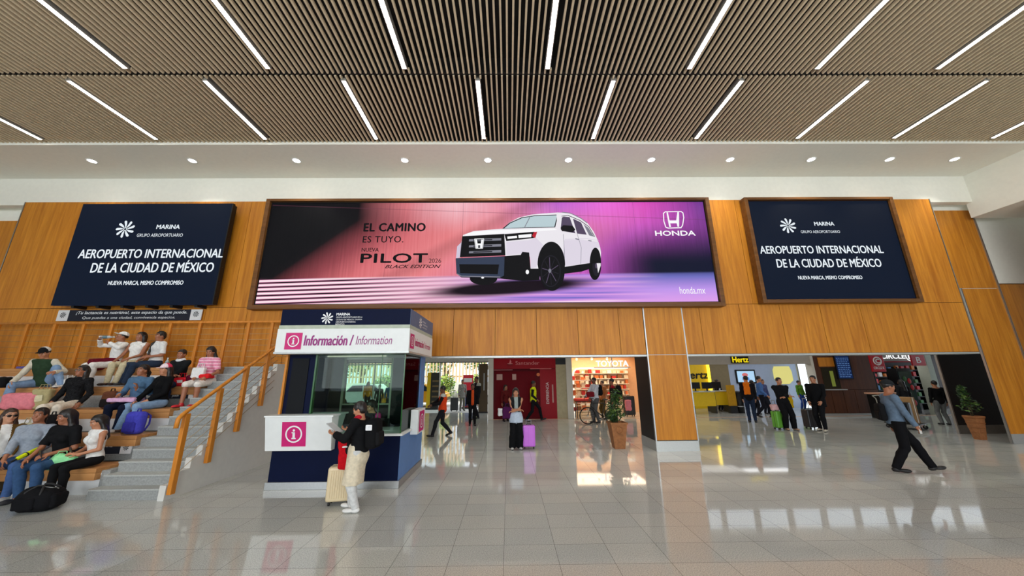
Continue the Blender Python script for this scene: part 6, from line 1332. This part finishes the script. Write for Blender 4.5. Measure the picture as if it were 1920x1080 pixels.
P_ = stand('person in a blue-grey shirt and dark cap striding across the hall', 1704, 885, 703, 66, sex='m', hmin=1.62, hmax=1.78, build=1.02, g=.0075, hair='short', tone='c', head=(-6, -8, 0), lean=0, crouch=.015, top=dict(col='blue_grey_shirt', rgb=(96, 114, 134), hem=.03), bottom=pants('black_suit_trousers', (16, 16, 19), o=.012, flare=.008), shoes=(22, 21, 22), sole=(40, 34, 32),
           hands=((.21, .20, .90), (-.23, .02, .82)), feet=((.07, -.20, .0, .0), (-.07, .42, .0, .16)), extras=[dict(type='cap', col='dark_cap', rgb=(34, 36, 38))])
worn_backpack(P_, 'black backpack worn by the striding person in the pale blue shirt', (20, 20, 22), hs=(.12, .055, .17), dz=-.28)
held('phone', 'phone with white edge in the hand of the striding person', 'phone', P_['hand'][0]+np.array((0, 0, .01)), (.036, .006, .07), (210, 206, 202), (.4, -1, .1))
Q_ = stand('person with a pale cardigan tied at the waist beside the pink-violet suitcase', 968, 842, 728, 4, hmin=1.55, g=.009, hair='longfront', tone='b', head=(0, -8, 0), top=dict(col='black_white_top', rgb=(30, 30, 32), col2='grey_front', rgb2=(150, 160, 156), mode='front', sleeve=.0), bottom=pants('wide_black', (18, 18, 20), flare=.05, o=.012), shoes=(210, 206, 200), hands=((-.06, .20, 1.02, (-1, .1, 0)), (.08, .23, .99, (1, .1, 0))), extras=[dict(type='apron', col='grey_cardigan', rgb=(186, 198, 214), drop=.22, name='tied_cardigan')])
q = onZ(992, 841); suitcase('bright pink-violet suitcase standing in the middle of the hall', (q.x, q.y, 0), 0, .34, .60, .24, (206, 112, 224), 3, .12)
h_ = Q_['shl']-Q_['R']*-.0; t = tote('dark purple shoulder bag at the hip of the pink suitcase owner', tuple(Q_['pel']+Q_['R']*.235+np.array((0, -.02, -.06))), (.2, -1, 0), (.14, .07, .15), (70, 20, 66), None, 'shoulder_bag'); tote('white cloth bag beside the purple shoulder bag', tuple(Q_['pel']+Q_['R']*.40+np.array((0, .03, .0))), (.2, -1, 0), (.10, .05, .10), (214, 210, 208), None, 'soft_bag')
R_ = stand('person in an orange-red hi-vis vest walking left past the kiosk', 828, 818, 722, -80, sex='m', hmin=1.6, g=G3, hair='short', tone='d', head=(0, -8, 0), top=dict(col='dark_sleeves', rgb=(34, 30, 32)), bottom=pants('charcoal', (38, 38, 42)), shoes=(22, 22, 24), hands=((.24, .40, .98), (-.22, .34, 1.0)), feet=((.09, -.28, .04, -.4), (-.09, .30, .0, .1)), crouch=.03, extras=[dict(type='layer', col='hi_vis_orange', rgb=(240, 78, 34), sleeve=.1, oo=.012, hem=.12, col2='silver_band', rgb2=(214, 214, 206), mode='yoke')])
S_ = stand('tall person in black with an orange neck piece near the exit', 885, 797, 720, 10, sex='m', g=G3, hair='short', tone='d', top=dict(col='black_suit', rgb=(20, 20, 22), hem=.14, col2='orange_front', rgb2=(216, 82, 36), mode='front', o=.026), bottom=pants('black_suit_b', (20, 20, 22)), feet=((.09, .02, 0), (-.09, .20, 0)))
T_ = stand('tall person in a dark jacket with pale chest walking near the exit doors', 893, 786, 706, -50, sex='m', hmax=1.92, g=G3, hair='crop', tone='d', top=dict(col='dark_jacket', rgb=(30, 30, 34), col2='pale_chest', rgb2=(176, 176, 166), mode='yoke'), bottom=pants('dark_trousers', (30, 30, 36)), feet=((.09, -.16, 0), (-.09, .22, 0)))
U_ = stand('person in a light grey coat outside the exit doors with a dark case', 866, 770, 712, 20, g=G3, hair='short', tone='c', top=dict(col='light_grey_coat', rgb=(150, 150, 146), long=.5), bottom=pants('grey_trousers', (130, 128, 120)))
q = onZ(852, 771); suitcase('black suitcase standing by the exit doors', (q.x, q.y-.1, 0), 0, .42, .74, .26, (24, 24, 26), 4, .3)
V_p = stand('person in a yellow hi-vis vest walking right before the dark red booth', 1001, 790, 713, 82, sex='m', g=G3, hair='crop', tone='d', head=(0, 0, 0), crouch=.03, top=dict(col='dark_sleeves_b', rgb=(24, 24, 28)), bottom=pants('dark_work_trousers', (22, 22, 26)), feet=((.09, -.30, .02, -.3), (-.09, .34, .03, .25)), hands=((.22, .16, .92), (-.24, -.14, .88)), extras=[dict(type='layer', col='hi_vis_yellow', rgb=(222, 232, 30), sleeve=.05, oo=.012),])
W_p = stand('dim person standing behind the pink suitcase owner before the booth', 948, 790, 722, 30, g=G3, hair='longfront', tone='c', top=dict(col='maroon_top', rgb=(92, 26, 26)), bottom=pants('dark_plum', (46, 20, 30)))  # dark reflections show here; this solid figure is added for them
# gift shop: person wheeling a bicycle, two more visitors
X_p = stand('person in a white shirt and grey trousers wheeling a black bicycle', 1119, 793, 708, -70, sex='m', g=G3, hair='crop', tone='d', top=dict(col='white_work_shirt', rgb=(206, 208, 216), hem=.14), bottom=pants('grey_work_trousers', (96, 94, 94), flare=.01), feet=((.09, .06, 0), (-.09, -.06, 0)), hands=((.14, .42, 1.0), (-.20, .34, 1.0)))
worn_backpack(X_p, 'black backpack worn by the person wheeling the bicycle', (22, 22, 24), hs=(.14, .08, .22))
Y_p = stand('person in an orange-brown top and olive trousers inside the gift shop', 1134, 786, 714, -60, g=G3, hair='short', hair_mat=M_HAIRB, tone='a', top=dict(col='orange_brown_top', rgb=(184, 116, 70), sleeve=.5), bottom=pants('olive_trousers', (94, 76, 40)))
Z_p = stand('person in black with a red shoulder panel behind the bushy plant', 1153, 792, 710, -100, sex='m', g=G3, hair='short', tone='c', top=dict(col='black_red_top', rgb=(26, 24, 26), col2='red_yoke', rgb2=(150, 24, 40), mode='yoke'), bottom=pants('black_b', (24, 24, 26)))
worn_backpack(Z_p, 'large dark backpack worn by the person behind the bushy plant', (28, 26, 28), hs=(.16, .11, .24))
q = onZ(1181, 779); suitcase('tall black suitcase before the gift shop by the pillar', (q.x-.1, q.y-.3, 0), 10, .50, .92, .3, (26, 24, 26), 4, .25)
tote('pink bag hanging on the tall black suitcase', (q.x-.22, q.y-.55, .28), (0, -1, 0), (.14, .07, .24), (206, 120, 128), None, 'soft_bag')
def bicycle(label, pos, hd):
    t = thing('bicycle', label, 'bicycle', pos, math.radians(hd)); r = .33; wb = 1.02
    for wx in (-wb/2, wb/2):
        b = MB(); b.torus((wx, 0, r), r-.02, .022, (0, 1, 0), 36, 8); wl = b.build('wheel', mat('tyre_black', S(22, 22, 23), .8), t); b = MB()
        for i in range(16): a = 2*PI*i/16; b.tube([(wx, .012*(-1)**i, r), (wx+(r-.03)*math.cos(a), 0, r+(r-.03)*math.sin(a))], .0022, 4)
        b.build('spokes', M_STEEL, wl); b = MB(); b.cyl((wx, -.04, r), (wx, .04, r), .022, n=10); b.build('hub', M_STEEL, wl)
    b = MB(); bb = (-.08, 0, .30); st = (-.20, 0, .80); hdp = (.33, 0, .82); hl = (.36, 0, .70)
    for a, c, rr in ((bb, st, .017), (st, hdp, .017), (bb, hl, .02), (hdp, hl, .02), (bb, (-wb/2, 0, r), .012), (st, (-wb/2, 0, r), .010), (hl, (wb/2, 0, r), .014)): b.tube([a, c], rr, 8)
    b.build('frame', mat('bike_black', S(24, 24, 26), .3), t)
    b = MB(); b.tube([(.33, 0, .82), (.31, 0, .98)], .014, 8); b.tube([(.30, -.28, 1.0), (.33, -.1, .99), (.33, .1, .99), (.30, .28, 1.0)], .013, 8); b.build('handlebar', M_BLK, t)
    b = MB(); b.tube([st, (-.225, 0, .92)], .012, 8); b.ell((-.24, 0, .94), (.13, .07, .03)); b.build('saddle', M_BLK, t)
    b = MB(); b.torus((-.08, -.05, .30), .09, .008, (0, 1, 0), 20, 5); b.tube([(-.08, -.06, .30), (-.02, -.07, .16)], .008, 6); b.box(-.06, .02, -.14, -.07, .15, .17); b.build('crank', M_STEEL, t); return t
q = onZ(1108, 795); bicycle('black bicycle held by the person in the white shirt', (q.x-.05+.42, q.y-.12, 0), 180)
tote('red box bag on the handlebar of the black bicycle', (q.x+.02, q.y-.12, 1.05), (0, -1, 0), (.16, .08, .10), (120, 24, 34), None, 'soft_bag')
# rental hall
stand('rental clerk in dark uniform with a white collar behind the yellow desks', 1352, 770, 712, 20, sex='f', g=G3, hair='bun', tone='d', top=dict(col='navy_uniform', rgb=(26, 28, 40), col2='white_collar_b', rgb2=(200, 200, 204), mode='front'), bottom=pants('navy_uniform_b', (26, 28, 40)))
AA = stand('person in a black jacket with an orange panel before the rental desks', 1412, 792, 705, 150, sex='m', g=G3, hair='short', tone='a', head=(-20, 0, 0), top=dict(col='black_jacket_b', rgb=(26, 24, 28), hem=.14, o=.028, col2='orange_back', rgb2=(226, 110, 20), mode='front'), bottom=pants('dark_blue_jeans', (36, 48, 70)))
tote('orange flat bag slung at the side of the black jacket wearer', tuple(AA['pel']+np.array((-.20, -.26, .12))), (-.2, -1, 0), (.11, .04, .24), (232, 116, 22), None, 'shoulder_bag')
stand('person in a blue shirt walking with dark trousers in the rental hall', 1434, 782, 704, 60, sex='m', g=G3, hair='short', tone='b', top=dict(col='mid_blue_shirt', rgb=(76, 112, 170)), bottom=pants('dark_trousers_b', (26, 26, 34)), feet=((.09, -.26, .03, -.3), (-.09, .28, 0)), hands=((.2, .2, .95), (-.24, -.1, .86)), crouch=.03)
stand('person in a white top behind the blue shirt wearer', 1419, 777, 713, 100, g=G3, hair='short', tone='b', top=dict(col='white_top_b', rgb=(206, 206, 206)), bottom=pants('dark_trousers_c', (30, 30, 36)))
stand('person in a violet-grey shirt farthest back by the wall screen', 1439, 776, 711, 10, g=G3, hair='short', tone='b', top=dict(col='violet_grey_shirt', rgb=(80, 86, 130)), bottom=pants('dark_trousers_d', (30, 32, 40)))
BB = stand('person all in black with folded arms beside the green suitcase', 1478, 806, 708, -8, sex='m', build=1.15, g=.0105, hair='short', tone='b', lean=-3, top=dict(col='black_wide_tee', rgb=(20, 20, 22), hem=.16, o=.02), bottom=pants('black_wide', (20, 20, 22), flare=.02, o=.014), shoes=(190, 150, 120), feet=((.06, .02, 0), (-.18, .06, 0)), hands=((-.10, .24, 1.14, (-1, .1, .1)), (.08, .27, 1.10, (1, .1, .05))))
q = onZ(1462, 805); suitcase('bright green suitcase beside the person in black', (q.x, q.y, 0), 14, .32, .62, .24, (106, 172, 60), 3, .35)
tote('pale pink bag resting on the green suitcase', (q.x-.05, q.y-.02, .64), (0, -1, 0), (.14, .08, .10), (222, 176, 176), None, 'soft_bag')
t = tote('ochre yellow bag hanging behind the person in black', tuple(BB['pel']-BB['R']*.22+np.array((0, .0, -.22))), (.2, -1, 0), (.10, .06, .22), (186, 150, 20), None, 'shoulder_bag')
b = MB(); d_ = Vector(BB['shl']-BB['R']*.12-BB['F']*.09)-t.location; b.tube([(0, 0, .42), d_*.5+Vector((0, .05, .12)), d_], .010, 6); b.build('strap', cloth('ochre_strap', (170, 136, 24)), t)
CCp = stand('person in a long black coat beside the dark patterned suitcase', 1545, 808, 704, -60, sex='m', build=1.12, g=.0105, hair='short', tone='b', top=dict(col='black_coat', rgb=(18, 18, 20), o=.02, long=.35), bottom=pants('black_coat_trousers', (22, 22, 25)), shoes=(206, 196, 176), feet=((.10, -.05, 0), (-.10, .12, 0)), hands=((.16, .26, .95), (-.18, .24, .98)))
q = onZ(1524, 804); suitcase('dark patterned suitcase beside the person in the long coat', (q.x, q.y, 0), 6, .44, .66, .28, (40, 38, 42), 5, .36)
stand('small distant person in a green top and blue trousers by the glazed door', 1507, 768, 722, 10, hmin=1.5, g=.014, hair='short', tone='b', top=dict(col='green_top', rgb=(92, 138, 40)), bottom=pants('blue_trousers', (44, 70, 140)))
# corner shop
stand('person in dark clothes seen from behind at the corner shop counter', 1709, 790, 712, 170, g=G3, hair='long', tone='b', top=dict(col='dark_jacket_c', rgb=(36, 36, 38)), bottom=pants('dark_trousers_e', (30, 30, 34)))
stand('person in a black top and grey trousers half hidden by the black wall edge', 1775, 797, 714, 160, sex='m', g=G3, hair='short', tone='b', top=dict(col='black_top_c', rgb=(22, 22, 24), hem=.15), bottom=pants('pale_grey_trousers_b', (120, 122, 122)), shoes=(40, 38, 42))
def luggage_cart(label, pos, hd):
    t = thing('luggage_cart', label, 'cart', pos, math.radians(hd)); m = mat('cart_steel', S(170, 166, 150), .35, .7)
    b = MB(); b.box(-.30, .30, -.45, .45, .17, .20); b.build('platform', M_BLK, t, .01)
    b = MB(); b.tube([(-.27, .42, .2), (-.27, .52, 1.0), (-.25, .60, 1.08), (.25, .60, 1.08), (.27, .52, 1.0), (.27, .42, .2)], .016, 8); b.tube([(-.27, .46, .55), (.27, .46, .55)], .012, 8); b.build('push_frame', m, t)
    for x, y in ((-.25, -.4), (.25, -.4), (-.25, .36), (.25, .36)):
        b = MB(); b.cyl((x-.02, y, .07), (x+.02, y, .07), .065, n=16); w_ = b.build('wheel', mat('tyre', S(24, 24, 25), .8), t); b = MB(); b.box(x-.03, x+.03, y-.015, y+.015, .07, .17); b.build('fork', m, w_)
    return t
q = onZ(1718, 806); luggage_cart('steel luggage cart loaded with a cardboard box near the corner shop', (q.x, q.y+.3, 0), 25)
t = thing('cardboard_box', 'tall brown cardboard box on the luggage cart', 'box', (q.x+.10, q.y+.28, .20), math.radians(25)); b = MB(); b.box(-.17, .17, -.26, .26, 0, .86); b.build('carton', mat('cardboard', S(168, 128, 80), .8, var=.06), t, .006); b = MB(); b.box(-.025, .025, -.262, .262, -.001, .862); b.build('tape', mat('packing_tape', S(206, 182, 130), .3), t)
t = thing('suitcase', 'black case standing on the luggage cart beside the cardboard box', 'suitcase', (q.x-.19, q.y+.16, .20), math.radians(25)); b = MB(); b.box(-.11, .11, -.26, .26, 0, .70); b.build('shell', M_BLK, t, .03); b = MB(); b.tube([(0, -.1, .70), (0, -.08, .74), (0, .08, .74), (0, .1, .70)], .012, 6); b.build('grab_handle', M_DKG, t)
# kiosk clerk and people waiting behind the kiosk glass
clerk = person('clerk with a magenta sleeve sitting inside the information kiosk', (-2.72, 7.55, .62), -30, 1.6, 'f', g=G3, hair='long', tone='b', sit=True, drop=.45, lean=14, head=(0, -14, 0), top=dict(col='dark_uniform', rgb=(26, 34, 40), col2='magenta_sleeve', rgb2=(176, 40, 110), mode='sleeve'), bottom=pants('dark_uniform_b', (26, 28, 34)), hands=((.12, .36, .28), (-.14, .34, .30)))
t = thing('desk_chair', 'dark swivel chair under the kiosk clerk', 'chair', (-2.72, 7.57, .125)); b = MB(); b.box(-.2, .2, -.2, .2, .42, .49); b.build('seat', M_BLK, t, .02); b = MB(); b.box(-.18, .18, .24, .28, .55, .95); b.build('backrest', M_BLK, t, .02); b = MB(); b.cyl((0, 0, .06), (0, 0, .42), .025, n=10); b.bar((0, .1, .3), (0, .27, .6), .04, .02); b.build('post', M_STEEL, t); b = MB(); [b.bar((0, 0, .05), (.24*math.cos(a), .24*math.sin(a), .03), .03, .03) for a in (0, 1.26, 2.51, 3.77, 5.03)]; b.build('foot_star', M_DKG, t)
stand('person in an orange top beyond the kiosk near the exit glass', 686, 772, 716, 40, g=G3, hair='longfront', tone='c', top=dict(col='orange_top', rgb=(226, 146, 30)), bottom=pants('dark_trousers_f', (30, 30, 36)))
stand('person in a grey top beyond the kiosk, leftmost of the pair by the exit', 708, 774, 722, 20, g=G3, hair='short', tone='c', top=dict(col='grey_black_top', rgb=(44, 46, 50)), bottom=pants('dark_trousers_g', (30, 30, 36)))
stand('person in a blue top with raised arm beyond the kiosk by the exit', 728, 776, 718, 10, sex='m', g=G3, hair='short', tone='c', top=dict(col='blue_top', rgb=(62, 100, 150)), bottom=pants('dark_trousers_h', (30, 36, 56)), hands=((.22, .06, .8), (-.10, .22, 1.66)))
